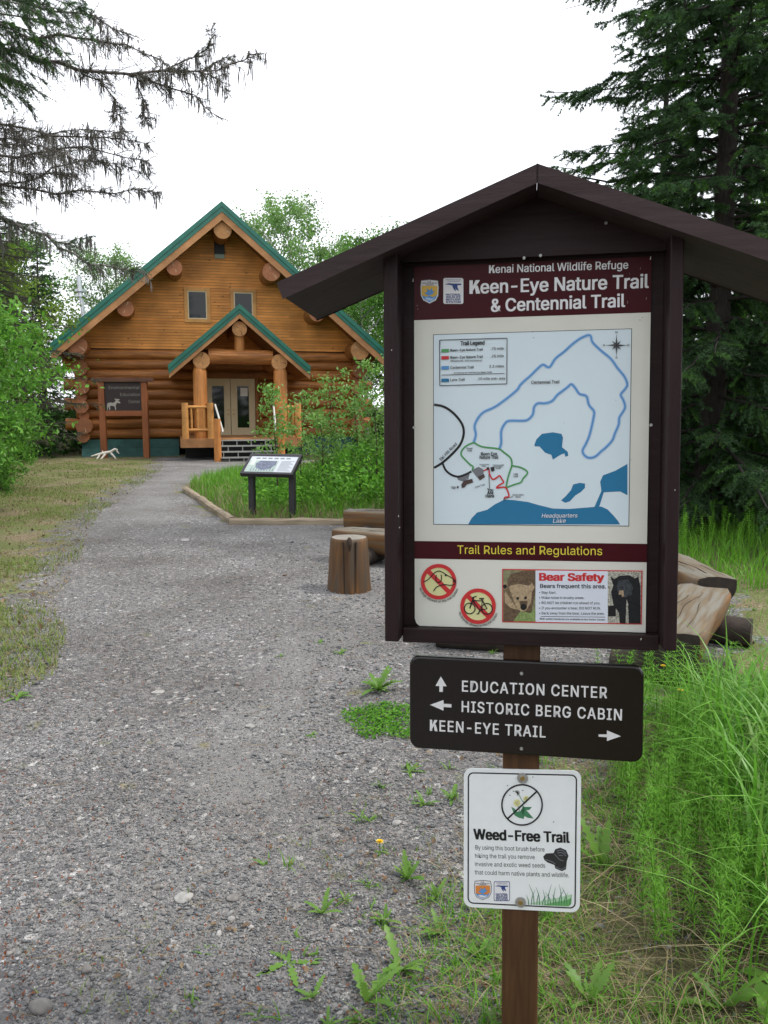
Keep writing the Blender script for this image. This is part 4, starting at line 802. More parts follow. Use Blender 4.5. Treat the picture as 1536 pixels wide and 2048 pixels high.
for L in ([(945, 1240), (975, 1235), (1000, 1255)], [(948, 1252), (975, 1250), (1000, 1270)], [(955, 1265), (980, 1268)], [(875, 1290), (915, 1305), (935, 1318)], [(935, 1335), (975, 1350), (1000, 1335)], [(930, 1258), (960, 1290), (985, 1300)]): sw.line(g, W6(L), 1.5, yy - .0003, 1)
g.build('boot_picture', [M['darkgrey'], M['greyink']], wsign, WO)
g = G(); q = W6([(446, 1416), (552, 1536)]); shield(sw, g, q[0][0], q[0][1], q[1][0], q[1][1], yy); g.build('shield_emblem', [M['white'], M['orange'], M['trailblue'], M['white'], M['brownink']], wsign, WO)
g = G(); q = W6([(565, 1422), (662, 1542)]); goose(sw, g, q[0][0], q[0][1], q[1][0], q[1][1], yy, True); g.build('goose_emblem', [M['white'], M['navy']], wsign, WO)
g = G(); sw.poly(g, W6([(775, 1560), (830, 1545), (900, 1530), (960, 1520), (1035, 1500), (1032, 1560), (1015, 1574), (900, 1570)]), yy, 1); sw.poly(g, W6([(860, 1566), (920, 1550), (980, 1540), (1034, 1525), (1030, 1560), (1015, 1574)]), yy - .0003, 0)
for k in range(16):
    x = 775 + k * 16.5; hh = 60 + 65 * ((k * 7) % 5) / 4; dx = (-1 if k % 2 else 1) * (14 + 9 * (k % 3))
    sw.line(g, W6([(x, 1564), (x - dx * .2, 1564 - hh * .5), (x - dx, 1564 - hh)]), [1.6] * 5 + [1.1, .9, .6, .3], yy - .0005, 2)
g.build('printed_grass', [M['pgreen'], M['pgreen2'], M['plantgreen']], wsign, WO)
for p in c6([(738, 800), (726, 1547)]):
    q = K2(*p, oW); w_ = G().tube([(q[0], -oW - .0012, q[1]), (q[0], -oW - .004, q[1])], .0145, 24, 0, 0).build('washer', M['steel'], wsign, WO); G().tube([(q[0], -oW - .004, q[1]), (q[0], -oW - .008, q[1])], .006, 6, 0, 0).build('screw', M['brass'], w_, WO)
# ------------------------------------------------------------------ entrance sign in front of the cabin
b1 = at_depth(208, 905, 28.35); b2 = at_depth(294, 905, 28.5); mid = (b1 + b2) / 2
def hz(py): return at_depth(250, py, 28.42)[2] + .12
es = thing('entrance_sign', 'red brown post sign with dark board and pale moose in front of the cabin wall', 'sign', (mid[0], mid[1], -.12), math.radians(3)); SW = np.linalg.norm((b2 - b1)[:2]) / 2
for sx in (-1, 1): G().box(sx * SW - .10, sx * SW + .10, -.09, .09, 0, hz(764)).build('post', M['signpost'], es, bevel=.01)
G().box(-SW - .30, SW + .30, -.13, .13, hz(764) + .002, hz(755.5)).build('header', M['signhead'], es, bevel=.01)
G().box(-SW + .101, SW - .101, -.06, .06, hz(832), hz(821.5)).build('lower_rail', M['signpost'], es, bevel=.008)
bd = G().box(-SW + .102, SW - .102, -.035, .035, hz(821.5) + .002, hz(764)).build('board', M['signboard'], es)
sg = Sheet(lambda x, y: np.array([x, y])); g = G()
class Plain(Sheet):
    def text(s, g, body, a, b, cap, y, mi=0, bold=.01, spacing=1.0, italic=0):
        V, F = textverts(body, bold, spacing); w = V[:, 0].max() - V[:, 0].min(); X_ = a[0] + (V[:, 0] - V[:, 0].min()) * (b[0] - a[0]) / w; Z_ = a[1] + V[:, 1] * cap / CAPH; g.add(np.stack([X_, y - V[:, 2] * 20, Z_], -1), F, mi)
pl = Plain(lambda x, y: np.array([x, y])); R_ = SW - .15
pl.text(g, 'Environmental', (-R_ + .10, hz(778)), (R_, hz(778)), .10, -.037); pl.text(g, 'Education', (-R_ + .48, hz(792)), (R_, hz(792)), .10, -.037); pl.text(g, 'Center', (-R_ + .75, hz(806)), (R_, hz(806)), .10, -.037); g.build('sign_lettering', M['signtext'], bd)
g = G(); mo = [(0, .30), (.03, .52), (.10, .60), (.30, .64), (.42, .60), (.55, .66), (.62, .74), (.66, .86), (.56, .90), (.62, .98), (.72, .92), (.84, .94), (.98, .86), (.86, .82), (.80, .80), (.92, .72), (1.0, .60), (.94, .56), (.80, .60), (.72, .58), (.66, .42), (.62, .34), (.66, .18), (.64, .0), (.58, .0), (.58, .2), (.50, .34), (.28, .36), (.20, .30), (.24, .16), (.20, 0), (.14, 0), (.16, .16), (.10, .28), (.06, .16), (.05, 0), (.0, 0), (.0, .18)]
sg.poly(g, [(-SW + .17 + x * .46, hz(820) + z * .40) for x, z in mo], -.037); g.build('moose_emblem', flat('moose_pale_grey', (.36, .33, .30), .6), bd)
# bleached antler on the ground before it
ac = at_depth(212, 910, 27.9); an = thing('antler', 'bleached white antler lying on the ground at the foot of the entrance sign', 'antler', (ac[0], ac[1], -.12), .2); an.scale = (.78,) * 3; g = G()
for L, R in (([(-.62, 0, .12), (-.3, .03, .2), (0, 0, .26), (.2, .02, .3), (.38, -.02, .42), (.5, 0, .38)], [.02, .05, .07, .06, .05, .03]), ([(-.25, .02, .2), (-.34, -.05, .05), (-.38, -.1, 0)], [.05, .04, .02]), ([(.18, .02, .28), (.32, -.08, .12), (.42, -.1, 0)], [.05, .045, .03]), ([(0, 0, .24), (-.15, -.15, .05), (-.2, -.2, 0)], [.05, .04, .02]), ([(.4, 0, .4), (.5, -.03, .28), (.56, -.05, .22)], [.035, .03, .012]), ([(-.1, 0, .24), (-.16, .04, .36)], [.04, .012])): g.tube(L, R, 8, 0, 0)
g.build('antler_branch', M['antler'], an)
# ------------------------------------------------------------------ interpretive panel
ip = thing('information_panel', 'low slanted dark framed information panel on two posts in the grass bed', 'information panel', (-1.72, 12.60, -.02), math.radians(-16))
for x in (-.335, .335): G().box(x - .045, x + .045, -.04, .05, -.05, .80).build('post', M['ipframe'], ip, bevel=.006)
th_ = math.radians(34); Mi = np.array([[1, 0, 0], [0, math.cos(th_), -math.sin(th_)], [0, math.sin(th_), math.cos(th_)]]); io = (0, 0, .83)
g = G(); a_, b_ = .43, .25
for bx in ((-a_, a_, -b_, -b_ + .05), (-a_, a_, b_ - .05, b_), (-a_, -a_ + .04, -b_ + .05, b_ - .05), (a_ - .04, a_, -b_ + .05, b_ - .05)): g.box(bx[0], bx[1], bx[2], bx[3], -.045, .022, 0, Mi, io)
g.build('panel_frame', M['ipframe'], ip, bevel=.004)
pn = G().box(-a_ + .04, a_ - .04, -b_ + .05, b_ - .05, -.02, .008, 0, Mi, io).build('panel_face', M['ipprint'], ip)
g = G()
def ipr(pts, mi, h=.0095): g.add(np.array([(x, y, h) for x, y in pts]) @ Mi.T + np.array(io), [tuple(range(len(pts)))], mi)
ipr([(-.38, -.19), (.10, -.19), (.10, .09), (-.38, .09)], 2); ipr([(-.24, -.08), (-.12, -.15), (0, -.12), (.08, -.02), (.07, .08), (-.20, .085), (-.26, .02)], 0, .0105)
for k in range(9): x = -.3 + k * .045; ipr([(x, -.17), (x + .016, -.17), (x + .012, -.07 - .02 * (k % 3)), (x + .004, -.07)], 0, .0110)
for k in range(5): ipr([(-.36, -.02 + k * .022), (-.28, -.02 + k * .022), (-.28, -.008 + k * .022), (-.36, -.008 + k * .022)], 3, .0110)
for k in range(10): ipr([(.14, -.16 + k * .026), (.36 - .03 * (k % 3), -.16 + k * .026), (.36 - .03 * (k % 3), -.152 + k * .026), (.14, -.152 + k * .026)], 1)
for k in range(6): ipr([(-.3 + k * .1, .13), (-.23 + k * .1, .13), (-.23 + k * .1, .16), (-.3 + k * .1, .16)], 1)
g.build('panel_print', [M['ipblue'], M['greyink'], M['ipgreen'], M['paper']], pn)
# ------------------------------------------------------------------ border timbers
for (a, b_, lab) in (((-4.03, 16.63), (-2.24, 12.06), 'weathered grey timber edging the grass bed along the path side'), ((-2.26, 11.97), (2.1, 11.80), 'weathered grey timber edging the near side of the grass bed')):
    L = math.dist(a, b_); ang = math.atan2(b_[1] - a[1], b_[0] - a[0]); g = G(); r = np.random.RandomState(int(L * 10)); n = 26; xs = np.linspace(0, L, n)
    prof = []
    for x in xs: w = .055 + r.uniform(-.006, .006); h = .075 + r.uniform(-.010, .010); prof.append([(x, -w, -.08), (x, -w - .004, h * .7), (x, -w * .6, h), (x, w * .6, h + r.uniform(-.006, .006)), (x, w, h * .7), (x, w, -.08)])
    V = np.array(prof).reshape(-1, 3); F = [(i * 6 + j, (i + 1) * 6 + j, (i + 1) * 6 + (j + 1) % 6, i * 6 + (j + 1) % 6) for i in range(n - 1) for j in range(6)] + [tuple(range(6)), tuple(range(6 * n - 1, 6 * n - 7, -1))]
    o = g.add(V, F, 0).build('border_timber', M['timber'], fixn=True); o.location = (a[0], a[1], 0); o.rotation_euler = (0, 0, ang); tag(o, lab, 'border timber', 'timbers edging the grass bed')
# ------------------------------------------------------------------ stump and log benches
sp = ground_pt(697, 1181, 0)
st_ = thing('stump_seat', 'upright cut log stump with a dark split at its top standing on the gravel', 'stump', (sp[0], sp[1] + .15, -.02), .2)
g = G(); n = 40; A = np.linspace(0, 2 * math.pi, n, endpoint=False); hs = [(-.02, 1.12), (.02, 1.11), (.15, 1.06), (.3, 1.01), (.42, .97), (.475, .95), (.495, .92), (.503, .87)]
V = []
for h, k in hs:
    for a in A:
        r = .187 * k * (1 + .025 * math.sin(3 * a + 1) + .015 * math.sin(7 * a))
        for ca, w in ((-1.95, .05), (-1.45, .045)):
            d = abs((a - ca + math.pi) % (2 * math.pi) - math.pi); r -= .022 * max(0, 1 - d / (w + .06))
        V.append((r * math.cos(a) + .015 * h * 0 - .0 * h, r * math.sin(a), h))
nh = len(hs); F = np.array([(i * n + j, i * n + (j + 1) % n, (i + 1) * n + (j + 1) % n, (i + 1) * n + j) for i in range(nh - 1) for j in range(n)])
g.add(V, F, 0, True); g.add(V[(nh - 1) * n:], [tuple(range(n))], 1); so_ = g.build('stump_body', [M['tstump'], M['stumptop']], st_)
g = G()
for ca, tw in ((-1.95, -.02), (-1.42, .02)):
    L = [(.188 * k * math.cos(ca + tw * q) * 1.0, .188 * k * math.sin(ca + tw * q), h) for q, (h, k) in enumerate([(.0, 1.10), (.12, 1.05), (.25, 1.01), (.38, .965), (.48, .93)])]; g.tube(L, [.003, .005, .006, .007, .008], 6)
g.tube([(.10 * math.cos(-1.7), .10 * math.sin(-1.7), .507), (.165 * math.cos(-1.7), .165 * math.sin(-1.7), .498), (.184 * math.cos(-1.68), .184 * math.sin(-1.68), .45), (.187 * math.cos(-1.68), .187 * math.sin(-1.68), .40)], [.012, .026, .020, .006], 8)
g.build('split', M['darkcheck'], st_)
def bench(p0, p1, label, w=.36, seat=.37, thick=.20, supports=(.15, .85), seed=0, slen=.62):
    p0 = np.array(p0); p1 = np.array(p1); L = np.linalg.norm(p1 - p0); ang = math.atan2(p1[1] - p0[1], p1[0] - p0[0])
    t = thing('log_bench', label, 'bench', (p0[0], p0[1], -.02), ang, 'split log benches'); g = G(); r = np.random.RandomState(seed); n = 22; m = 15; V = []
    ph = r.uniform(0, 6, 5)
    for i in range(n):
        x = L * i / (n - 1); e = min(1, .88 + .12 * min(i, n - 1 - i) / 1.5)
        ww = w / 2 * (1 + .04 * math.sin(x * 4 + ph[0])) * e
        for j in range(m):
            a = math.pi + math.pi * j / (m - 1) if j < m else 0
            y_ = ww * math.cos(a) * (1 + .03 * math.sin(x * 6 + j)); z_ = seat + thick * math.sin(a) * (abs(math.sin(a)) ** -.25 if abs(math.sin(a)) > .05 else 1) - .03; V.append((x, y_, z_))
        for j, u in enumerate((.94, .5, .0, -.5, -.94)): V.append((x, ww * u, seat + .008 * math.sin(x * 5 + u * 3 + ph[1]) + .004 * math.sin(x * 17 + j * 2 + ph[2]) - (.012 if abs(u) > .9 else 0)))
    mm = m + 5; F0 = []; F1 = []
    for i in range(n - 1):
        for j in range(mm):
            f = (i * mm + j, i * mm + (j + 1) % mm, (i + 1) * mm + (j + 1) % mm, (i + 1) * mm + j); (F1 if m <= j < mm - 1 else F0).append(f)
    g.add(V, [], 0); g.n = 0; g.F = [(np.array(F0), 0, True), (np.array(F1), 1, True), (np.array([tuple(range(mm)), tuple(range(n * mm - 1, n * mm - mm - 1, -1))]), 2, False)]; g.n = len(V)
    sb = g.build('seat', [M['benchside'], M['benchtop'], M['benchend']], t, fixn=True)
    g = G()
    for k in range(3):
        y0 = w * (-.25 + .24 * k); xs = np.linspace(L * (.02 + .05 * k), L * (.95 - .1 * k), 14); g.tube([(x, y0 + .03 * math.sin(x * 2.2 + k) + .012 * math.sin(x * 9 + k), seat + .008 * math.sin(x * 5 + ph[1]) + .001) for x in xs], [(.0012 + .0028 * abs(math.sin(i * .7 + k))) * (1 if k == 1 else .55) for i in range(14)], 5)
    g.build('crack', M['darkcheck'], sb)
    for s_ in supports:
        x = L * s_; G().tube([(x, -slen / 2, .095), (x, 0, .095), (x, slen / 2, .095)], [.105, .11, .105], 16, 0, 0, wob=.03, seed=seed).build('support_log', M['benchend'], t)
    return t
bench((1.75, 4.92), (2.46, 6.22), 'split log bench with pale cracked top just right of the map board', .40, .37, .25, (.10, .86), 1, .74)
bench((2.69, 6.52), (2.56, 8.4), 'split log bench behind the pale cracked one, right of the map board', .36, .37, .20, (.3, .85), 2)
bench((-.50, 10.72), (1.55, 10.35), 'farther of the two log benches by the stump, next to the border timber', .34, .38, .27, (.15, .85), 3)
bench((-.52, 9.28), (1.45, 8.35), 'nearer log bench showing its end behind the stump, left of the map board', .36, .36, .25, (.2, .85), 4)
bench((.62, 5.72), (1.02, 7.4), 'dark log bench mostly hidden behind the map board, its foot showing under it', .34, .37, .2, (.04, .85), 5, .5)
# ------------------------------------------------------------------ vegetation tools
def leaves(C_, size, r, nup=.35, asp=.55, mode=0):
    """rhombic folded leaves at centres C_"""
    n = len(C_); d = r.normal(size=(n, 3)); d[:, 2] -= .25; d /= np.linalg.norm(d, axis=1)[:, None]
    up = r.normal(size=(n, 3)); up[:, 2] += nup * 3; s = np.cross(d, up); s /= np.linalg.norm(s, axis=1)[:, None] + 1e-9; nn = np.cross(s, d)
    L = (size * r.uniform(.6, 1.25, n))[:, None]; w = L * asp / 2
    V = np.stack([C_, C_ + d * L * .45 + s * w + nn * w * .25, C_ + d * L - nn * L * .08, C_ + d * L * .45 - s * w + nn * w * .25], 1).reshape(-1, 3)
    i = np.arange(n)[:, None] * 4; return V, np.concatenate([i + np.array([0, 1, 2, 3])])
def needles(P, Dv, r, ln=.02, w=.004, spread=.8):
    """thin triangular needles at points P around twig direction Dv"""
    n = len(P); q = r.normal(size=(n, 3)); q -= (q * Dv).sum(1)[:, None] * Dv; q /= np.linalg.norm(q, axis=1)[:, None] + 1e-9
    d = Dv * (1 - spread * .5) + q * spread; d /= np.linalg.norm(d, axis=1)[:, None]; s = np.cross(d, r.normal(size=(n, 3))); s /= np.linalg.norm(s, axis=1)[:, None] + 1e-9
    L = (ln * r.uniform(.7, 1.3, n))[:, None]; V = np.stack([P - s * w / 2, P + s * w / 2, P + d * L], 1).reshape(-1, 3); return V, np.arange(3 * n).reshape(-1, 3)
def strips(P0, Dr, h, w, lean, r, seg=3, zc=None, tw=.4, bend=2.0):
    """curved tapering blades rooted at P0"""
    n = len(P0); t = np.linspace(0, 1, seg + 1)[None, :, None]; h = np.asarray(h).reshape(-1, 1, 1) * np.ones((n, 1, 1)); le = np.asarray(lean).reshape(-1, 1, 1)
    dr = np.stack([np.cos(Dr), np.sin(Dr), 0 * Dr], -1)[:, None, :]
    c = P0[:, None, :] + dr * (h * le * t ** bend) + np.array([0, 0, 1.0]) * h * (t - .42 * np.minimum(le, 1.6) * t ** (bend + .6))
    sd = np.stack([-np.sin(Dr + r.uniform(-tw, tw, n)), np.cos(Dr), 0 * Dr], -1)[:, None, :]
    ww = np.asarray(w).reshape(-1, 1, 1) * (1 - t ** 1.7) * .5 + .0002
    V = np.stack([c - sd * ww, c + sd * ww], 2).reshape(n, -1, 3); m = 2 * (seg + 1)
    base = np.arange(n)[:, None] * m; F = np.concatenate([base + np.array([2 * k, 2 * k + 1, 2 * k + 3, 2 * k + 2]) for k in range(seg)]); return V.reshape(-1, 3), F
def blades(g, XY, h, w, r, lean=(.1, .7), seg=3, mi=0, bend=2.0):
    n = len(XY); P0 = np.concatenate([XY, gz(XY[:, 0], XY[:, 1])[:, None] - .01], 1)
    V, F = strips(P0, r.uniform(0, 6.283, n), h * r.uniform(.55, 1.2, n), w * r.uniform(.6, 1.2, n), r.uniform(lean[0], lean[1], n), r, seg, bend=bend); g.add(V, F, mi, True)
def spray(g, gn, base, dirn, L, r, droop=.3, twl=.35, nd=.03, nw=.006, per=26, rad=.02, greenp=0.0, gt=None, dens=.075, lich=None, skip=.1, hang=.45):
    """one conifer branch: limb into g, needles into gn (gt = fresh tips, lich = hanging lichen)"""
    n = 9; t = np.linspace(0, 1, n); dirn = np.array(dirn, float); dirn /= np.linalg.norm(dirn)
    P = np.array(base) + dirn * (t * L)[:, None]; P[:, 2] += -droop * L * t ** 1.5 + droop * .45 * L * np.clip(t - .7, 0, 1) ** 1.5 * 3
    P[1:] += r.normal(size=(n - 1, 3)) * L * .012
    return branch_along(g, gn, P, r, twl, nd, nw, per, rad, greenp, gt, dens, lich, skip, hang)
def branch_along(g, gn, P, r, twl=.35, nd=.03, nw=.006, per=26, rad=.02, greenp=0., gt=None, dens=.075, lich=None, skip=.1, hang=.45, twr=.004, lichp=.35, vup=.12):
    P = np.asarray(P, float); n = len(P); seg = np.linalg.norm(np.diff(P, axis=0), axis=1); L = seg.sum(); cum = np.concatenate([[0], np.cumsum(seg)]) / L
    g.tube(P, rad * (1 - .85 * cum), 5)
    k = max(3, int(L * (1 - skip) / dens)); tt = np.sort(r.uniform(skip, 1, k))
    Q = np.stack([np.interp(tt, cum, P[:, i]) for i in range(3)], -1); T = np.stack([np.interp(tt, cum, np.gradient(P[:, i])) for i in range(3)], -1); T /= np.linalg.norm(T, axis=1)[:, None] + 1e-9
    NP, ND, GP, GD = [], [], [], []
    side = np.cross(T, [0, 0, 1.0]); side /= np.linalg.norm(side, axis=1)[:, None] + 1e-9
    for i in range(k):
        for sd in (-1, 1):
            if r.rand() < .12: continue
            l = twl * (1.05 - .75 * tt[i]) * (r.uniform(.45, 1.2) if vup < .5 else .12 + 1.9 * r.rand() ** 2.2) + .03
            d = T[i] * r.uniform(.5, .9) + side[i] * sd * r.uniform(.5, 1.0) + np.array([0, 0, r.uniform(-hang * 1.5, vup)]); d /= np.linalg.norm(d)
            e = Q[i] + d * l; e[2] -= hang * l * .35; mid_ = (Q[i] + e) / 2 + np.array([0, 0, .03 * l])
            g.tube([Q[i], mid_, e], [twr, twr * .8, twr * .4], 3, sm=False)
            if vup > .5:
                for _q in range(2):
                    b2_ = Q[i] + (e - Q[i]) * r.uniform(.25, .9); d3 = d + r.normal(size=3) * .75; d3 /= np.linalg.norm(d3); e3 = b2_ + d3 * l * r.uniform(.2, .55); g.tube([b2_, e3], [twr * .55, twr * .3], 3, sm=False); q3 = b2_ + (e3 - b2_) * r.rand(5, 1); NP.append(q3); ND.append(np.tile(d3, (5, 1)))
            m = max(4, int(per * l / twl * (1 if vup < .5 else r.uniform(.1, 1)))); u = r.uniform(.05, 1, m)[:, None]; pp_ = np.where(u < .5, Q[i] + (mid_ - Q[i]) * u * 2, mid_ + (e - mid_) * (u * 2 - 1))
            if gt is not None and r.rand() < greenp: GP.append(pp_); GD.append(np.tile(d, (m, 1)))
            else: NP.append(pp_); ND.append(np.tile(d, (m, 1)))
            if lich is not None and r.rand() < lichp:
                q = 3 + r.randint(5); b_ = Q[i] + (e - Q[i]) * r.uniform(.1, 1, (q, 1)); hl = r.uniform(.03, .17) * r.uniform(.5, 1.1, q)
                sw_ = r.normal(size=(q, 3)) * .004; s2 = r.normal(size=(q, 3)); s2[:, 2] = 0; s2 /= np.linalg.norm(s2, axis=1)[:, None]; wv = (.002 + .004 * r.rand(q))[:, None]
                dn = np.zeros((q, 3)); dn[:, 2] = -hl; dn[:, :2] += r.normal(size=(q, 2)) * .01
                V = np.stack([b_ - s2 * wv * .5, b_ + s2 * wv * .5, b_ + dn * .55 + s2 * wv + sw_, b_ + dn * .55 - s2 * wv + sw_, b_ + dn], 1).reshape(-1, 3); f = np.arange(q)[:, None] * 5
                lich.add(V, np.concatenate([f + np.array([0, 1, 2, 3])])); lich.add(V, np.concatenate([f + np.array([3, 2, 4])]))
    for gg, a, b_ in ((gn, NP, ND), (gt, GP, GD)):
        if a and gg is not None: gg.add(*needles(np.concatenate(a), np.concatenate(b_), r, nd, nw))
def spruce(name, label, loc, H, R, seed, mats, nb=110, z0=.6, per=24, group=None, droop=.35, nd=.034, nw=.007, greenp=.12, tr=.2, dens=.08, vis=1e9, twl=.42, lean=0):
    r = np.random.RandomState(seed); t = thing(name, label, 'tree', loc, 0, group); g = G(); gn = G(); gt = G(); tk = G()
    zz = np.linspace(0, H, 14); tk.tube([(lean * z + .03 * math.sin(z * .9 + seed), .03 * math.cos(z * .7 + seed), z - .05) for z in zz], [tr * (1.35 if i == 0 else 1) * (1 - .93 * z / H) for i, z in enumerate(zz)], 12, wob=.06, seed=seed)
    for i in range(nb):
        z = z0 + (H - z0 - .2) * (i / nb) ** 1.08 + r.uniform(-.1, .1); k = (1 - z / H); L = R * (k ** .72) * r.uniform(.55, 1.12) + .12
        if z < 1.6: L *= .75
        a = i * 2.39996 + r.uniform(-.4, .4); d = (math.cos(a), math.sin(a), r.uniform(-.05, .28) + .35 * (1 - k) ** 2)
        far = z > vis
        spray(g, gn, (lean * z, 0, z), d, L, r, droop * r.uniform(.6, 1.3), twl * (.55 + .45 * k), nd, nw, per * (.5 if far else 1), .022 * (.5 + k), greenp, gt, dens * (1.8 if far else 1))
    gn.add(*needles(np.stack([r.normal(size=80) * .08, r.normal(size=80) * .08, H - r.uniform(0, .7, 80)], -1), np.tile([0, 0, 1.0], (80, 1)), r, .05, .008))
    tk.build('trunk', M['bark'], t); g.build('branches', M['sprucetwig'], t); gn.build('needles', mats[0], t)
    if gt.F: gt.build('fresh_needles', mats[1], t)
    return t
def skeleton(g, base, H, R, r, nl=9, sub=5, tr=.12, z0=.3, spread=.8, crown=None):
    """trunk and limbs of a broadleaf; returns twig tip points"""
    z = np.linspace(0, 1, 8); ph = r.uniform(0, 6, 2); tp = np.array([(base[0] + .04 * H * math.sin(3 * q + ph[0]) * q, base[1] + .04 * H * math.sin(2.5 * q + ph[1]) * q, base[2] - .05 + q * H * .93) for q in z])
    g.tube(tp, tr * (1 - .88 * z) * np.where(z == 0, 1.3, 1), 8); tips = []
    for i in range(nl):
        q = z0 + (1 - z0) * (i + r.rand()) / nl * .97; p = np.array([np.interp(q, z, tp[:, k]) for k in range(3)]); a = i * 2.4 + r.uniform(-.5, .5)
        prof = math.sin(math.pi * min(1, max(.08, (q - z0 * .6) / (1 - z0 * .6))) ** .8) ** .6 if crown is None else crown(q)
        L = R * (.35 + .75 * prof) * r.uniform(.6, 1.1); d = np.array([math.cos(a), math.sin(a), r.uniform(.3, .9) * spread]); d /= np.linalg.norm(d)
        e = p + d * L; e[2] += .08 * L; m = (p + e) / 2 + np.array([0, 0, .06 * L]) + r.normal(size=3) * .04 * L; g.tube([p, m, e], np.array([.42, .25, .08]) * tr * (1.1 - q * .6), 5)
        tips.append(e)
        for j in range(sub):
            u = r.uniform(.3, 1); b_ = p + (e - p) * u; d2 = d * .6 + r.normal(size=3) * .7; d2 /= np.linalg.norm(d2); e2 = b_ + d2 * L * r.uniform(.22, .5); g.tube([b_, (b_ + e2) / 2 + r.normal(size=3) * .02 * L, e2], np.array([.16, .1, .04]) * tr, 3, sm=False); tips += [e2, (b_ + e2) / 2]
    return np.array(tips)
def broadleaf(name, label, loc, H, R, seed, mat_, nleaf=9000, lsize=.13, nl=16, sub=6, tr=.12, z0=.3, clump=.42, group=None, cat='tree', bark='stem', spread=.8, asp=.6):
    r = np.random.RandomState(seed); t = thing(name, label, cat, loc, 0, group); g = G(); tips = skeleton(g, (0, 0, 0), H, R, r, nl, sub, tr, z0, spread)
    wts = r.uniform(.2, 1.6, len(tips)); wts /= wts.sum(); ix = r.choice(len(tips), nleaf, p=wts); Pc = tips[ix] + r.normal(size=(nleaf, 3)) * clump * np.array([1, 1, .7]) * r.uniform(.3, 1, (nleaf, 1)); Pc = Pc[Pc[:, 2] > .08]
    g.build('trunk', M[bark], t); G().add(*leaves(Pc, lsize, r, asp=asp)).build('crown', mat_, t); return t
# ------------------------------------------------------------------ right big spruce and the conifers behind
bigs = spruce('spruce_tree', 'large dark spruce towering behind the right side of the map board', (4.55, 11.5, 0), 13.5, 3.65, 11, (M['needle'], M['needletip']), 262, .3, 140, None, .36, .044, .0115, .24, .19, .048, 8.5, .58)
NS = M['needlefar']
midsp = spruce('spruce_tree', 'dark spruce standing right behind the large one at the right edge', (7.6, 15.0, 0), 13, 2.7, 23, (NS, M['needletip']), 150, .3, 75, None, .35, .065, .018, .10, .17, .09, 11, .6)
def cp(src, x, y, sc, rz, label, group=None): return copy_tree(src, (x, y, float(gz(x, y))), rz, sc, label, group)
GF = 'dark spruces filling the forest'
FL = 'dark spruce merging into the forest behind the cabin clearing'
cp(midsp, 6.3, 19.5, .95, 1.0, FL, GF); cp(midsp, 5.6, 15.5, .62, 2.0, FL, GF); cp(midsp, 6.9, 12.2, .55, 3.1, 'young dark spruce at the right edge in front of the leafy tree')
for i, (x, y, s_) in enumerate([(9.3, 22, 1.05), (4.6, 25, .45), (12.5, 20, 1.1), (8, 28, .9), (13, 29, 1.1), (3.0, 33, .45), (17, 26, 1.2), (6.5, 36, .6), (11.5, 38, 1), (11, 15.5, 1.0), (5.9, 30, .5)]): cp(midsp, x, y, s_, i * 1.3 + .4, FL, GF)
GL = 'dark spruces left of the cabin'; LLb = 'dark spruce in the shaded woods beyond the left bush'
for i, (x, y, s_) in enumerate([(-14.6, 31, .8), (-17.5, 29, .95), (-20, 34, 1.1), (-15.5, 38, .78), (-23, 28, 1.1), (-17, 24.5, .8), (-12.8, 42, .62), (-21, 40, 1)]): cp(midsp, x, y, s_, i * 1.7, LLb, GL)
GV = 'unseen spruces added behind the viewpoint'  # unseen stand, added to darken faces toward the camera and reflect in windows
for i, (x, y, s_) in enumerate([(-6.5, -9, .95), (-3.2, -12, 1.05), (.2, -10, .9), (3.4, -11.5, 1.1), (6.3, -8.5, .95), (-9.5, -5, 1), (9.5, -4.5, 1), (-1.6, -15, 1.2), (2, -16, 1.15)]): cp(midsp, x, y, s_, i * 1.1, 'unseen dark spruce added behind the viewpoint to shade the front faces', GV)
# grey thin spruce behind the left bush
spruce('spruce_tree', 'thin greyish spruce hung with lichen rising above the left bush', (-7.75, 16.6, 0), 7.4, 2.2, 31, (M['needlegrey'], M['leafyellow']), 175, 1.0, 70, None, .3, .045, .008, .10, .13, .08, 7.5, .5)
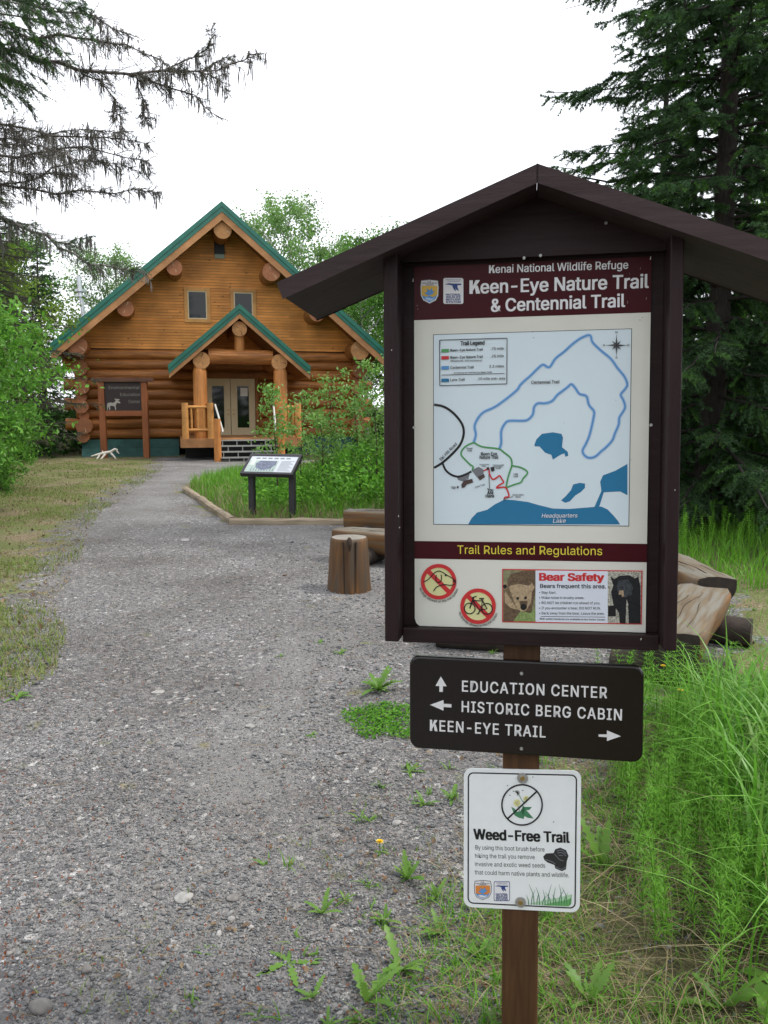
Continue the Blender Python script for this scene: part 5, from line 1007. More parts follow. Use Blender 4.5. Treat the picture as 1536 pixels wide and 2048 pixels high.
# ------------------------------------------------------------------ left foreground spruce: branches hung with lichen
r = np.random.RandomState(5)
ls = thing('spruce_tree', 'near spruce at the left edge with bare lichen draped branches reaching over the path', 'tree', (-4.25, 6.7, 0)); org = np.array([-4.25, 6.7, 0])
tk = G(); zz = np.linspace(0, 9, 12); tk.tube([(.03 * math.sin(z), .03 * math.cos(z * 1.3), z - .05) for z in zz], [.17 * (1 - .08 * z) * (1.3 if z == 0 else 1) for z in zz], 12, wob=.06); tk.build('trunk', M['bark'], ls)
LB_ = [([(-300, 60), (-80, 86), (47, 106), (120, 129), (204, 144), (262, 148), (328, 142), (430, 140), (485, 120), (518, 108)], 6.4, .026, .20, .9, 1), ([(-280, -40), (0, 0), (98, 22), (182, 35), (277, 75)], 6.7, .02, .22, .5, 1), ([(47, 80), (120, 70), (186, 75), (255, 91), (321, 124), (350, 140)], 6.3, .012, .15, .6, 0),
       ([(262, 150), (303, 157), (386, 190), (434, 233)], 6.35, .010, .13, .6, 0), ([(262, 148), (270, 160), (284, 204), (295, 250)], 6.45, .009, .10, .8, 0), ([(150, 135), (205, 165), (235, 205), (236, 250)], 6.3, .007, .09, .7, 0), ([(325, 142), (395, 108), (425, 80), (422, 60)], 6.4, .007, .09, .3, 0), ([(410, 140), (440, 118), (470, 112)], 6.5, .006, .09, .3, 0), ([(400, 142), (445, 165), (455, 190)], 6.3, .005, .09, .7, 0),
       ([(-290, 240), (-100, 245), (0, 252), (109, 270), (211, 281), (296, 288)], 6.9, .018, .2, .8, 0), ([(-280, 330), (-80, 318), (0, 313), (66, 308), (124, 299), (204, 299), (296, 322)], 6.6, .02, .2, .9, 0), ([(-200, 375), (47, 365), (109, 339), (164, 317), (240, 330), (300, 350)], 6.8, .013, .17, .9, 0), ([(-270, 365), (-60, 368), (29, 372), (109, 383), (226, 386), (316, 386)], 6.5, .018, .17, .7, 0), ([(-150, 300), (30, 290), (120, 262), (210, 255), (250, 262)], 7.0, .01, .17, .8, 0),
       ([(-260, 250), (-60, 262), (40, 280), (110, 300), (160, 330)], 6.1, .012, .24, .9, 0), ([(-260, 300), (-80, 330), (20, 345), (80, 352), (150, 350)], 6.4, .012, .24, .9, 0), ([(-250, 230), (-60, 240), (30, 262), (60, 330)], 6.2, .01, .24, .9, 0), ([(-270, 350), (-90, 400), (0, 434), (66, 463), (120, 489), (175, 518), (233, 536), (290, 545)], 6.2, .024, .18, .8, 2), ([(0, 436), (-40, 500), (-60, 600)], 6.3, .010, .15, 1, 0), ([(110, 484), (150, 480), (190, 470)], 6.2, .008, .10, .6, 2)]
for pts, dep, rad, twl, lp, kind in LB_:
    P = np.array([at_depth(x, y, dep + .15 * math.sin(i)) for i, (x, y) in enumerate(pts)]) - org
    if pts[0][0] < -250: P[0] = (0, 0, P[0][2] - .15)
    u = np.linspace(0, 1, len(P)); uu = np.linspace(0, 1, len(P) * 2 - 1); P = np.stack([np.interp(uu, u, P[:, k]) for k in range(3)], -1); P[1:-1] += r.normal(size=(len(P) - 2, 3)) * .012
    g = G(); gn = G(); gl = G(); branch_along(g, gn, P, r, twl, .020, .0032, 34 if kind == 0 else 56, rad, 0, None, .015, gl, .05, .55, .0028, .13 + .14 * lp, .75)
    bo = g.build('branch', M['deadtwig'], ls)
    gn.build('dead_needles', M['needlegrey'] if kind != 2 else M['needle'], bo)
    if gl.F: gl.build('lichen', M['lichen'], bo)
g = G(); gn = G(); gt = G(); gl = G()
for k, (x0, y0, x1, y1, dep) in enumerate([(-260, -60, 150, 30, 6.2), (-260, -40, 190, 70, 6.0), (-260, 0, 120, 130, 6.2), (-260, 60, 90, 190, 6.1), (-240, 20, 60, 210, 6.4), (-200, -80, 160, -10, 6.3), (-260, 20, 40, 90, 5.9), (-260, 100, 30, 160, 6.3), (-240, -20, 110, 80, 6.5), (-200, 40, 20, 200, 5.9), (-260, -90, 100, 40, 5.8), (-240, -60, 175, 20, 6.6), (-230, 10, 85, 160, 6.6), (-260, 30, 70, 110, 6.4), (-250, 80, 50, 175, 6.6), (-200, -30, 140, 110, 5.9), (-260, 40, 15, 130, 5.7)]):
    P = np.array([at_depth(x0 + (x1 - x0) * q, y0 + (y1 - y0) * q ** 1.2, dep) for q in np.linspace(0, 1, 8)]) - org; P[1:-1] += r.normal(size=(6, 3)) * .015
    branch_along(g, gn, P, r, .26, .024, .0040, 120, .014, .35, gt, .024, gl, .25, .55, .003, .06, .3)
bo = g.build('branch', M['deadtwig'], ls); gn.build('needles', M['needle'], bo); gt.build('fresh_needles', M['needletip'], bo); gl.build('lichen', M['lichen'], bo)
# ------------------------------------------------------------------ broadleaf trees behind
b1 = broadleaf('birch_tree', 'pale green birch rising above the right slope of the cabin roof', (-4.6, 44, -.1), 12.4, 3.3, 41, M['leafbirch'], 15000, .16, 26, 7, .13, .28, .42, None, 'tree', 'birchbark', 1.1)
b2 = broadleaf('birch_tree', 'white trunked birch just right of the cabin eave', (-.75, 35, -.1), 8.6, 2.1, 42, M['leafmid'], 11000, .14, 20, 6, .13, .3, .36, None, 'tree', 'birchbark', .9)
GB = 'leafy trees behind the cabin'; BL = 'leafy green tree in the row behind the cabin'
for i, (src, x, y, s_) in enumerate([(b1, -1.5, 47, .88), (b2, 1.2, 38, .9), (b1, -8.3, 50, .9), (b2, -2.2, 41, .95), (b2, .3, 44, 1.2), (b1, 3.2, 46, .9), (b2, -6.5, 46, 1.05)]): cp(src, x, y, s_, i * 2.1 + 1, BL, GB)
cp(b2, -17.2, 40, 1.15, .3, 'leafy tree showing between the spruces above the left roof slope'); cp(b1, -14.9, 46, .82, 2.3, 'pale leafy treetop peeking over the left roof slope by the stove pipe')
cp(b2, 7.2, 13.4, .72, 1.1, 'bright leafy tree at the right edge beside the large spruce'); cp(b2, 5.9, 12.9, .42, 4.1, 'small bright leafy tree low beside the large spruce trunk'); cp(b2, 8.8, 17, .8, 2.6, 'taller leafy tree deep behind the large spruce')
broadleaf('leafy_tree', 'yellow green leafy tree behind the grey spruce at far left', (-10.6, 22, 0), 5.8, 1.9, 44, M['leafyellow'], 12000, .11, 22, 6, .09, .25, .34)
# left bush
bush1 = broadleaf('leafy_bush', 'big bright green bush at the left edge in front of the dark woods', (-6.5, 12.6, 0), 3.3, 1.5, 51, M['leafbush'], 12000, .10, 30, 6, .05, .18, .22, None, 'bush', 'stem', .7, .5)
broadleaf('leafy_bush', 'lower leafy bush under the big bright one at the left edge', (-5.3, 9.6, 0), 1.75, .72, 52, M['leafbush'], 2600, .085, 18, 5, .03, .12, .17, None, 'bush', 'stem', .6, .5)
copy_tree(bush1, (-10.6, 19.6, 0), 2.2, .9, 'farther green bush between the big left bush and the cabin corner')
copy_tree(bush1, (-6.35, 13.4, 0), 1.0, .46, 'low green bush at the foot of the big bright one at the left edge'); copy_tree(bush1, (-7.75, 15.2, 0), 4.0, .72, 'shorter green bush filling the gap under the grey spruce at left'); copy_tree(bush1, (-9.0, 17.6, 0), 5.2, .74, 'middle green bush in the row leading to the cabin corner at left')
# saplings in front of the cabin
sap = [(-1.88, 14.4, 2.15), (-1.5, 14.9, 2.1), (-1.1, 14.4, 1.6), (-.95, 15.6, 2.5), (-.45, 14.9, 2.2), (-.15, 14.3, 2.65), (.25, 15.2, 2.7), (.7, 14.6, 2.5), (1.2, 15.4, 2.6)]
sl_ = ['leftmost thin leafy sapling, beside the stairs', 'second sapling from the left before the cabin wall', 'short sapling behind the information panel', 'tallest thin stemmed sapling before the log wall', 'sapling in the middle of the thicket by the panel', 'tall sapling left of the map board edge', 'sapling half hidden by the map board edge', 'sapling hidden behind the map board', 'sapling farthest right behind the map board']
for i, (x, y, h) in enumerate(sap):
    broadleaf('sapling', sl_[i], (x, y, 0), h, .42, 60 + i, M['leafsap'], (760 if i == 0 else 560 + 60 * i), .080, 18, 5, .016, .22, .10, 'saplings in the grass bed', 'sapling', 'stem', 1.3, .55)
# ------------------------------------------------------------------ undergrowth and herbs (uncountable)
r = np.random.RandomState(9)
n = 15000; x = r.uniform(-2.9, 3.2, n); y = r.uniform(13.0, 17.5, n); keep = x > np.interp(y, [13, 17.5], [-2.3, -3.0]) + r.uniform(0, .6, n); hgt = .35 + .72 * np.clip((x + 1.75) / 1.4, 0, 1) * np.clip((y - 12.9) / 1.2, .2, 1)
P = np.stack([x, y, hgt * r.uniform(.08, 1, n) ** .7], -1)[keep]; tag(G().add(*leaves(P, .10, r)).build('herb_cover', M['herb']), 'leafy herbs crowding the grass bed under the saplings', 'ground cover', kind='stuff')
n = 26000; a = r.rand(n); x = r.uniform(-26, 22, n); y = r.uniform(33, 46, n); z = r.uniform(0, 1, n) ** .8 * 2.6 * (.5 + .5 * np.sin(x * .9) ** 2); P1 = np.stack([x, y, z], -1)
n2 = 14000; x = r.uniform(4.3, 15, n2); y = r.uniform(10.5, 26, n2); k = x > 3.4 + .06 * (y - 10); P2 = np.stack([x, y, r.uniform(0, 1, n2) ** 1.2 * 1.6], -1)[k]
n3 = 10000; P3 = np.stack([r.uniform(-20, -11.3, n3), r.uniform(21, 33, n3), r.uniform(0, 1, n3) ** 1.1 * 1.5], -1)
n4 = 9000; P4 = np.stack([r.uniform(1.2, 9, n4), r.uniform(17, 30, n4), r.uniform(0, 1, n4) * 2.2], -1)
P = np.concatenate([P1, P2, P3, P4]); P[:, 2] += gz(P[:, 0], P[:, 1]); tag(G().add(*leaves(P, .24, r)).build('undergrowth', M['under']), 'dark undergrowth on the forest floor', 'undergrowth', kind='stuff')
# ------------------------------------------------------------------ grasses
g = G(); n = 9000; y = r.uniform(12.1, 19.5, n); x = np.interp(y, YR, XR) + .12 + r.rand(n) ** 1.3 * 5.2; k = (x < 2.6) & (y < 22); XY = np.stack([x, y], -1)[k]; e = np.minimum(1, (XY[:, 0] - np.interp(XY[:, 1], YR, XR)) / .8) * np.minimum(1, (XY[:, 1] - 11.95) / .9)
blades(g, XY, .10 + .36 * e * (.6 + .4 * np.sin(XY[:, 0] * 2.1 + XY[:, 1])**2), .014, r, (.1, .8)); 
n = 5000; y = r.uniform(16.4, 21.5, n); x = np.interp(y, YR, XR) + .1 + r.rand(n) * 3; blades(g, np.stack([x, y], -1), .34, .016, r, (.1, .7))
tag(g.build('bed_grass', M['grass']), 'bright green grass growing in the timber edged bed', 'grass', kind='stuff')
g = G(); n = 2600; y = r.uniform(12.05, 13.2, n); x = np.interp(y, YR, XR) + .08 + r.rand(n) * 4; blades(g, np.stack([x, y], -1), .16, .008, r, (.2, 1.4)); n = 2600; y = r.uniform(12.3, 20, n); x = np.interp(y, YR, XR) + .08 + r.rand(n) * 3; blades(g, np.stack([x, y], -1), .34, .008, r, (.2, 1.2)); tag(g.build('dry_bed_grass', M['dry']), 'dry straw coloured grass along the near edge of the bed', 'grass', kind='stuff')
def verge(n, ymin, ymax, wmax, p=1.0):
    y = ymin * (ymax / ymin) ** r.rand(n); x = np.interp(y, YL, XL) + .45 - r.rand(n) ** p * wmax; return np.stack([x, y], -1)
def patch(XY, sc, th, seed):
    ph = np.random.RandomState(seed).uniform(0, 6, 6); v_ = np.sin(XY[:, 0] * sc + ph[0]) * np.sin(XY[:, 1] * sc * .8 + ph[1]) + .6 * np.sin(XY[:, 0] * sc * 2.3 + ph[2] + XY[:, 1]) * np.sin(XY[:, 1] * sc * 1.9 + ph[3]); return XY[v_ + r.normal(size=len(XY)) * .3 > th]
g = G(); blades(g, patch(verge(70000, 4.4, 26, 4.6, .9), 1.5, -.05, 1), .09, .009, r, (.2, 1.2)); tag(g.build('verge_grass', M['vergegrass']), 'thin yellow green grass on the left verge of the path', 'grass', kind='stuff')
g = G(); blades(g, verge(22000, 4.6, 27, 5, 1.0), .05, .007, r, (.8, 2.4)); tag(g.build('dry_verge_grass', M['dry']), 'dry straw lying on the left verge', 'grass', kind='stuff')
g = G(); XY = verge(9000, 5.0, 28, 6, .9); P = np.concatenate([XY, gz(XY[:, 0], XY[:, 1])[:, None] + .012], 1); g.add(*leaves(P, .055, r, 2.5)); tag(g.build('leaf_litter', M['litter']), 'brown leaf litter on the left verge', 'leaf litter', kind='stuff')
# near right: soil with short grass, straw, horsetail and tall grass
def nearzone(n, ymin=1.95, ymax=4.6, x0=.0, x1=2.4): y = r.uniform(ymin, ymax, n); x = np.interp(y, YR, XR) - .25 + r.rand(n) ** 1.0 * (x1 - x0); return np.stack([x, y], -1)
g = G(); blades(g, patch(nearzone(17000), 3.6, .05, 3), .08, .0050, r, (.2, 1.2), 4); tag(g.build('short_grass', M['grass']), 'short green grass tufts around the foot of the post', 'grass', kind='stuff')
g = G(); blades(g, patch(nearzone(10000), 2.8, .05, 4), .065, .0042, r, (.3, 1.4), 3); tag(g.build('pale_short_grass', M['vergegrass']), 'yellowish short grass among the gravel edge', 'grass', kind='stuff')
g = G(); blades(g, nearzone(5200), .09, .0026, r, (1.2, 3.2), 4); XY = np.stack([r.uniform(.85, 1.6, 90), r.uniform(2.3, 3.2, 90)], -1); blades(g, XY, .30, .004, r, (1.4, 2.6), 4)
tag(g.build('straw', M['dry']), 'dead straw stems lying over the soil on the right', 'grass', kind='stuff')
def horsetails(g, XY, h):
    for i, (x, y) in enumerate(XY):
        z0 = float(gz(x, y)); H_ = h * r.uniform(.6, 1.2); lx, ly = r.normal(size=2) * .10 * H_; nw_ = int(H_ / .028); k = 9
        t = np.linspace(0, 1, 5); g.tube(np.stack([x + lx * t ** 2, y + ly * t ** 2, z0 + H_ * t], -1), .0016, 3, sm=False)
        q = np.repeat(np.linspace(.18, 1, nw_), k); a = r.uniform(0, 6.28, nw_ * k); l = .085 * (1 - .55 * q) * r.uniform(.6, 1.15, nw_ * k) * (h / .4) ** .3
        b_ = np.stack([x + lx * q ** 2, y + ly * q ** 2, z0 + H_ * q], -1); d = np.stack([np.cos(a) * l, np.sin(a) * l, l * .35], -1); m = b_ + d * .55 + np.array([0, 0, .006]); e = b_ + d; e[:, 2] -= l * .15
        s_ = np.stack([-np.sin(a), np.cos(a), 0 * a], -1) * .0011; up = np.array([0, 0, .0011])
        V = np.stack([b_ - s_, b_ + s_, m + s_, m - s_, e], 1).reshape(-1, 3); f = np.arange(len(q))[:, None] * 5; g.add(V, np.concatenate([f + np.array([0, 1, 2, 3])])); g.add(V, np.concatenate([f + np.array([3, 2, 4])]))
g = G(); n = 240; y = r.uniform(2.45, 4.6, n); x = .86 + .18 * (y - 2.5) + r.rand(n) ** 1.1 * .75; horsetails(g, np.stack([x, y], -1), .36)
horsetails(g, np.array([(1.02, 2.02), (1.12, 2.1), (.98, 2.2), (1.16, 1.98), (1.2, 2.3), (1.1, 2.4)]), .42)
horsetails(g, np.stack([r.uniform(3.0, 4.4, 60), r.uniform(8.6, 10.3, 60)], -1), .5)
tag(g.build('horsetail_patch', M['horsetail']), 'feathery green horsetail growing thickly right of the post', 'ground cover', kind='stuff')
g = G(); n = 900; y = r.uniform(2.45, 4.3, n); x = 1.20 + .19 * (y - 2.4) + r.rand(n) ** .8 * 1.2; blades(g, np.stack([x, y], -1), .68, .016, r, (.05, .75), 9, 0, 3.4); n = 430; y = r.uniform(2.5, 3.9, n); x = 1.20 + .19 * (y - 2.4) + r.rand(n) ** .8 * 1.0; blades(g, np.stack([x, y], -1), .66, .024, r, (.15, 1.1), 9, 0, 3.6)
n = 420; y = r.uniform(2.45, 4.2, n); x = 1.22 + .19 * (y - 2.4) + r.rand(n) ** .8 * 1.1; blades(g, np.stack([x, y], -1), .62, .016, r, (.5, 1.5), 9, 0, 3.0)
n = 2400; y = r.uniform(2.2, 4.6, n); x = 1.22 + .18 * (y - 2.4) + r.rand(n) * 1.3; blades(g, np.stack([x, y], -1), .38, .009, r, (.1, .9), 6)
n = 14; y = r.uniform(2.05, 2.5, n); x = r.uniform(1.02, 1.3, n); blades(g, np.stack([x, y], -1), .60, .010, r, (.5, 1.3), 9, 0, 3.2)
tag(g.build('tall_grass', M['tallgrass']), 'tall arching bright green grass in the lower right', 'grass', kind='stuff')
g = G(); n = 3200; y = r.uniform(7.6, 11.5, n); x = r.uniform(3.1, 6.5, n); blades(g, np.stack([x, y], -1), .30, .012, r, (.1, .9)); n = 1500; y = r.uniform(4.4, 8.5, n); x = np.interp(y, YR, XR) + r.rand(n) * 1.8 - .1; blades(g, np.stack([x, y], -1), .10, .006, r, (.2, 1.2)); tag(g.build('woodland_grass', M['grass']), 'grass along the forest edge behind the right benches', 'grass', kind='stuff')
g = G(); n = 70; y = r.uniform(2.5, 4.0, n); x = 1.2 + .19 * (y - 2.4) + r.rand(n) * 1.0; blades(g, np.stack([x, y], -1), .55, .005, r, (.3, 1.6), 7, 0, 2.6); tag(g.build('dead_grass_stems', M['dry']), 'dead straw stems standing among the tall green grass', 'grass', kind='stuff')
# sparse sprouts in the gravel
g = G(); n = 4200; y = 2.1 * (11 / 2.1) ** r.rand(n); x = np.interp(y, YR, XR) - .05 - r.rand(n) ** 1.8 * 1.6; blades(g, patch(np.stack([x, y], -1), 4.5, .75, 8), .05, .005, r, (.3, 1.4)); tag(g.build('gravel_sprouts', M['vergegrass']), 'sparse grass sprouts in the gravel', 'grass', kind='stuff')
# ------------------------------------------------------------------ dandelions and leafy weeds, one by one
def rosette(name, label, px, py, n, L, seed, up=.6, flower=None, w=.24, lobes=True, cat='weed'):
    r = np.random.RandomState(seed); p = ground_pt(px, py); t = thing(name, label, cat, (p[0], p[1], float(gz(p[0], p[1]))), r.uniform(0, 6), 'leafy weeds at the gravel edge'); g = G()
    for k in range(n):
        a = k * 2.4 + r.uniform(-.9, .9); l = L * r.uniform(.35, 1.15); el = r.uniform(.25, 1.0) * up; m = 13; V = []
        for i in range(m):
            u = i / (m - 1); x_ = l * u * math.cos(el) ; z_ = l * u * math.sin(el) * 1.3 - l * .5 * u ** 2.4 * (1 - .5 * up); wd = l * w * (math.sin(math.pi * min(1, u * .9 + .08)) ** .8) * .5 * ((.5 if i % 2 else 1.15) if lobes and u < .85 else 1)
            if i == m - 1: wd = .0008
            for sd, dz in ((-1, .25), (0, 0), (1, .25)): V.append((x_ * math.cos(a) - sd * wd * math.sin(a), x_ * math.sin(a) + sd * wd * math.cos(a), max(.002, z_ + abs(sd) * wd * dz)))
        g.add(V, [(3 * i + j, 3 * i + j + 1, 3 * i + j + 4, 3 * i + j + 3) for i in range(m - 1) for j in (0, 1)], 0, True)
    g.build('leaves', M['dandleaf'], t)
    if flower:
        g = G(); fx, fy, fz = flower; g.tube([(0, 0, 0), (fx * .5, fy * .5, fz * .6), (fx, fy, fz)], .0018, 5); st2 = g.build('flower_stalk', M['horsetail'], t); g = G()
        for k in range(46): a = k * 2.4; l = .017 * (1 - .5 * (k / 46)); e = .15 + 1.1 * k / 46; d = np.array([math.cos(a) * math.cos(e), math.sin(a) * math.cos(e), math.sin(e)]); s_ = np.array([-math.sin(a), math.cos(a), 0]) * .0022; b_ = np.array([fx, fy, fz]); g.add([b_ - s_ * .4, b_ + s_ * .4, b_ + d * l + s_, b_ + d * l - s_], [(0, 1, 2, 3)])
        g.build('flower', M['yellow'], st2)
WD = [(757, 1376, 22, .20, 'dense leafy weed clump left of the direction sign', .9, None), (680, 1304, 8, .09, 'small weed alone in the gravel below the stump', .8, None), (622, 1465, 6, .06, 'tiny pale weed left of the clover mat', .4, None), (820, 1535, 9, .10, 'weed rosette just under the left corner of the direction sign', .7, None), (905, 1590, 10, .11, 'leafy weed beside the upper left corner of the weed notice', .9, None),
      (760, 1692, 3, .05, 'dandelion with an open yellow flower in the gravel', .3, (.01, -.02, .055)), (815, 1745, 12, .13, 'upright narrow leaved weed near the yellow flower', 1.25, None), (737, 1632, 5, .08, 'small two toned weed above the yellow flower', 1.1, None), (872, 1780, 7, .10, 'bright leafy weed left of the weed notice edge', 1.2, None), (645, 1818, 6, .10, 'spiky pale weed in the gravel at lower middle', 1.0, None),
      (733, 1990, 5, .19, 'dandelion with two tall pale leaves at the bottom of the path edge', 1.15, None), (578, 1916, 5, .13, 'flat dandelion with spread leaves in the gravel', .25, None), (625, 1985, 9, .09, 'small bright tuft left of the tall pale leaves', .9, None), (800, 1925, 5, .16, 'dandelion leaning leaf between the tall leaves and the post', 1.1, None), (655, 2038, 7, .06, 'tiny tuft at the bottom edge of the photo', .9, None), (720, 2030, 7, .06, 'mossy tuft at the bottom edge below the tall leaves', .8, None),
      (1180, 1990, 9, .15, 'leafy weed right of the post near the bottom', 1.1, None), (1205, 1720, 9, .22, 'broad leaved weed right of the weed notice', 1.1, None), (560, 1305, 5, .06, 'faint weed in the middle of the gravel', .5, None), (640, 1280, 6, .07, 'low weed in the gravel straight below the stump', .5, None), (985, 1306, 7, .08, 'weed under the map board beside the post', .9, None), (850, 1600, 8, .09, 'reddish edged weed left of the weed notice top', .9, None),
      (960, 1900, 8, .11, 'weed hugging the left side of the post', 1.0, None), (690, 1790, 6, .06, 'weed speck left of the leafy cluster in the gravel', .7, None), (770, 1830, 9, .09, 'round tuft of weed in the gravel edge', 1.0, None), (880, 1850, 9, .10, 'weed cluster below left of the weed notice', .9, None), (35, 1392, 6, .13, 'weed at the left edge of the path', .5, None), (1345, 1480, 6, .2, 'dandelion with bud right of the direction sign', 1.0, (.0, -.03, .30)), (1330, 1415, 4, .16, 'dandelion with yellow bud above the tall grass', 1.0, (.02, .0, .26))]
for i, (px, py, n, L, lab, up, fl) in enumerate(WD): rosette('dandelion' if fl else 'weed', lab, px, py, n + 3, L * .8, 200 + i, up, fl, cat='dandelion' if fl else 'weed')
rosette('dandelion', 'large jagged dandelion hanging in the shade at lower right', 1440, 2000, 5, .24, 251, .9, None, .26, True, 'dandelion')
rosette('broadleaf_weed', 'broad smooth leaved plant at the lower right edge', 1560, 1960, 6, .20, 252, .9, None, .42, False)
g = G()
for k in range(130):
    y0 = 2.05 * (7.5 / 2.05) ** r.rand(); x0 = float(np.interp(y0, YR, XR)) + .25 - r.rand() ** 1.5 * 1.2; m = r.randint(4, 11); XY = np.array([x0, y0]) + r.normal(size=(m, 2)) * .012
    blades(g, XY, r.uniform(.025, .075), r.uniform(.006, .014), r, (.3, 1.5), 4)
tag(g.build('weed_seedlings', M['dandleaf']), 'small weed seedlings sprinkled along the gravel edge', 'ground cover', kind='stuff')
# clover mat
g = G(); n = 1900; c0 = ground_pt(765, 1437); a = r.uniform(0, 6.28, n); q = r.rand(n) ** .62 * 1.05; P = np.stack([c0[0] + .02 + .22 * q * np.cos(a) * (1 + .18 * np.sin(3 * a)) + r.normal(size=n) * .012, c0[1] + .27 * q * np.sin(a) * (1 + .15 * np.cos(2 * a) + .1 * np.sin(5 * a)) + r.normal(size=n) * .012, np.zeros(n)], -1); P[:, 2] = gz(P[:, 0], P[:, 1]) + r.uniform(.004, .028, n)
tag(G().add(*leaves(P, .020, r, 1.2, .7)).build('clover_mat', M['moss']), 'low green clover mat on the gravel left of the direction sign', 'ground cover', kind='stuff')
# ------------------------------------------------------------------ gravel stones (uncountable) and the few larger ones
OCT = np.array([(1, 0, 0), (-1, 0, 0), (0, 1, 0), (0, -1, 0), (0, 0, 1), (0, 0, -1), (.62, .62, .45), (-.62, .62, .45), (-.62, -.62, .45), (.62, -.62, .45)], float)
OF = np.array([(4, 0, 6), (4, 6, 2), (4, 2, 7), (4, 7, 1), (4, 1, 8), (4, 8, 3), (4, 3, 9), (4, 9, 0), (0, 5, 6), (6, 5, 2), (2, 5, 7), (7, 5, 1), (1, 5, 8), (8, 5, 3), (3, 5, 9), (9, 5, 0)])
def pebbles(g, XY, rad):
    n = len(XY); ang = r.uniform(0, 6.28, n); ca, sa = np.cos(ang), np.sin(ang); V = OCT[None] * (1 + r.uniform(-.25, .25, (n, 10, 1))); V = V * np.stack([r.uniform(.8, 1.5, n), r.uniform(.6, 1.1, n), r.uniform(.4, .8, n)], -1)[:, None, :] * rad[:, None, None]
    tl_ = r.normal(size=(n, 1)) * .35; V[:, :, 2] += V[:, :, 0] * tl_
    W_ = np.stack([V[:, :, 0] * ca[:, None] - V[:, :, 1] * sa[:, None], V[:, :, 0] * sa[:, None] + V[:, :, 1] * ca[:, None], V[:, :, 2]], -1); W_[:, :, :2] += XY[:, None, :]; W_[:, :, 2] += gz(XY[:, 0], XY[:, 1])[:, None] + rad[:, None] * .15
    g.add(W_, (np.arange(n)[:, None, None] * 10 + OF[None]).reshape(-1, 3), 0, True)
g = G(); n = 85000; y = 1.95 * (10.5 / 1.95) ** r.rand(n); x = r.uniform(-.50, .36, n) * y; xc_ = .5 * (np.interp(y, YL, XL) + np.interp(y, YR, XR)) * np.clip((y - 2) / 8, 0, 1) - .62 * np.clip(1 - (y - 2) / 8, 0, 1); k = (gravel(x, y) + r.normal(size=n) * .18 > .45) & (r.rand(n) > .55 * np.exp(-((x - xc_) / .5) ** 2) * (.5 + .5 * np.sin(x * 5 + y * 3))); XY = np.stack([x, y], -1)[k]; m = len(XY)
rad = .0036 * np.exp(r.normal(size=m) * .36) * (1 + .05 * XY[:, 1]); big = r.rand(m) < .008; rad[big] *= r.uniform(1.6, 2.6, big.sum()); pebbles(g, XY, rad)
n = 9000; y = r.uniform(4.2, 9.5, n); x = r.uniform(-.1, .42, n) * y; k = gravel(x, y) > .4; XY = np.stack([x, y], -1)[k]; pebbles(g, XY, .007 * np.exp(r.normal(size=len(XY)) * .4))
n = 5000; XY = nearzone(n); pebbles(g, XY, .0046 * np.exp(r.normal(size=n) * .4))
tag(g.build('gravel_stones', M['stones']), 'loose grey gravel covering the path', 'gravel', kind='stuff')
g = G(); n = 1900; y = 2.0 * (6.5 / 2.0) ** r.rand(n); x = (-.5 + .62 * r.rand(n) ** 1.6) * y; P = np.stack([x, y, gz(x, y) + .010], -1); g.add(*leaves(P, .014, r, 2.5, .5)); tag(g.build('rusty_needle_litter', M['rust']), 'rusty brown bits of bark and needle scattered on the gravel', 'litter', kind='stuff')
g = G(); n = 330; y = 2.0 * (9 / 2.0) ** r.rand(n); x = r.uniform(-.48, .3, n) * y; XY = np.stack([x, y], -1)[gravel(x, y) > .3]; P0 = np.concatenate([XY, gz(XY[:, 0], XY[:, 1])[:, None] + .012], 1); m = len(P0)
for i in range(m):
    a = r.uniform(0, 6.28); l = r.uniform(.02, .10) * (1 + .08 * XY[i, 1]); d = np.array([math.cos(a), math.sin(a), r.uniform(-.03, .08)]); g.tube([P0[i], P0[i] + d * l * .5 + r.normal(size=3) * l * .05 * np.array([1, 1, .2]), P0[i] + d * l], [.0011, .0013, .0008], 3)
tag(g.build('straw_bits', M['dry']), 'dry straw bits and stalks strewn on the gravel', 'litter', kind='stuff')
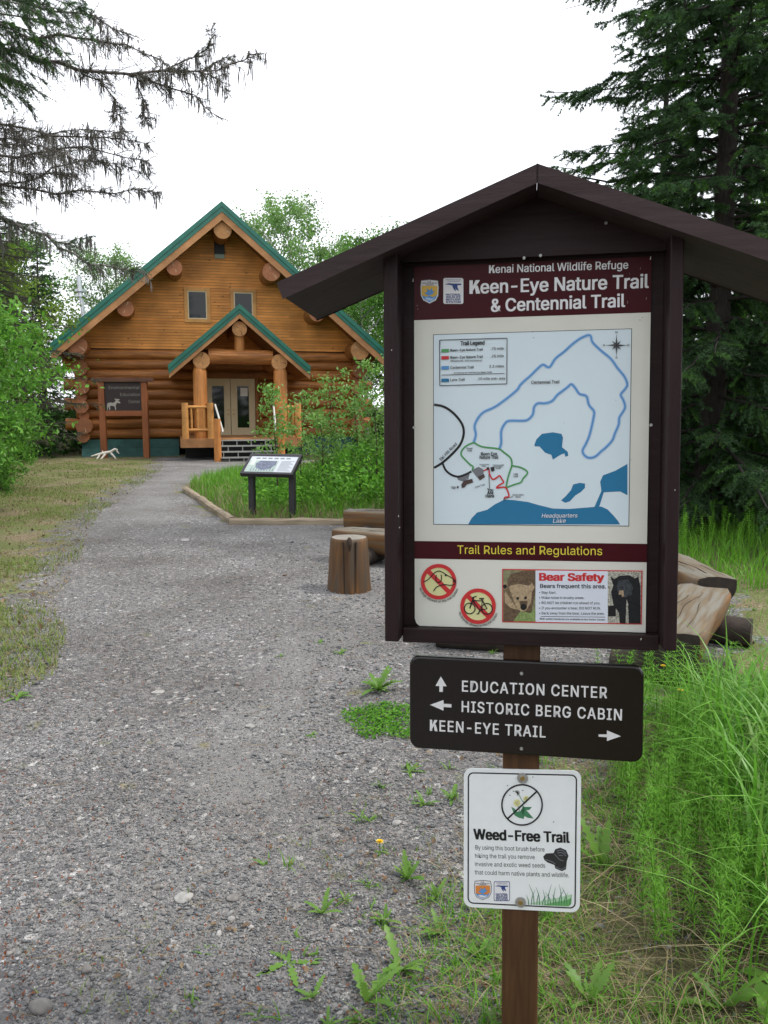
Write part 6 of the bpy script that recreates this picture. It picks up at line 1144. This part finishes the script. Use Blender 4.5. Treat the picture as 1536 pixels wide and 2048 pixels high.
g = G(); n = 420; y = 2.1 * (9 / 2.1) ** r.rand(n); x = np.interp(y, YR, XR) - r.rand(n) ** 1.4 * 1.3 + .2; P = np.stack([x, y, gz(x, y) + .012], -1); g.add(*leaves(P, .030, r, 2.2, .6)); tag(g.build('dead_leaves', M['litter']), 'curled brown dead leaves among the weeds at the gravel edge', 'leaf litter', kind='stuff')
def stone(label, px, py, rx, ry, rz_, seed, mt, yaw=0):
    import bmesh
    bm = bmesh.new(); bmesh.ops.create_icosphere(bm, subdivisions=3, radius=1); q = np.random.RandomState(seed); ph = q.uniform(0, 6, 6)
    for v in bm.verts:
        c = v.co; k = 1 + .10 * math.sin(2.3 * c.x + ph[0]) + .09 * math.sin(2.9 * c.y + ph[1]) + .06 * math.sin(4.1 * c.z + 3 * c.x + ph[2]); v.co = Vector((c.x * rx, c.y * ry, c.z * rz_)) * k
    for f in bm.faces: f.smooth = True
    me = D.meshes.new('stone'); bm.to_mesh(me); bm.free(); me.materials.append(mt); p = ground_pt(px, py); o = D.objects.new('stone', me); COL.objects.link(o); o.location = (p[0], p[1], float(gz(p[0], p[1])) + rz_ * .45); o.rotation_euler = (0, 0, yaw); tag(o, label, 'stone', 'larger stones in the gravel')
for i, a in enumerate([('smooth round brownish stone at the bottom left of the path', 84, 2012, .034, .026, .022, M['rock']), ('flat pale grey stone in the lower middle of the gravel', 367, 1788, .036, .030, .008, M['palerock']), ('small grey stone a hand above the round brownish one', 174, 1932, .018, .015, .012, M['rock']), ('white chalky stone in the lower gravel', 345, 1890, .018, .013, .009, M['palerock']), ('oval grey stone left of the path edge weeds', 490, 1600, .018, .013, .010, M['rock']),
                       ('flat grey stone near the flat pale one', 465, 1790, .024, .02, .008, M['rock']), ('rounded grey pebble above the flat pale stone', 313, 1770, .014, .012, .010, M['rock']), ('pale stone low in the middle of the path', 463, 1832, .014, .012, .009, M['palerock']), ('flat pale stone set among the weeds left of the weed notice', 793, 1636, .024, .018, .01, M['palerock']), ('bright flat stone far up the gravel path', 370, 1079, .09, .06, .02, M['palerock']), ('pale stone on the middle gravel left of the clover mat', 500, 1446, .03, .022, .012, M['palerock']), ('pale flat stone half way up the path', 315, 1375, .04, .03, .008, M['palerock'])]): stone(*a[:6], 300 + i, a[6], i * .9)
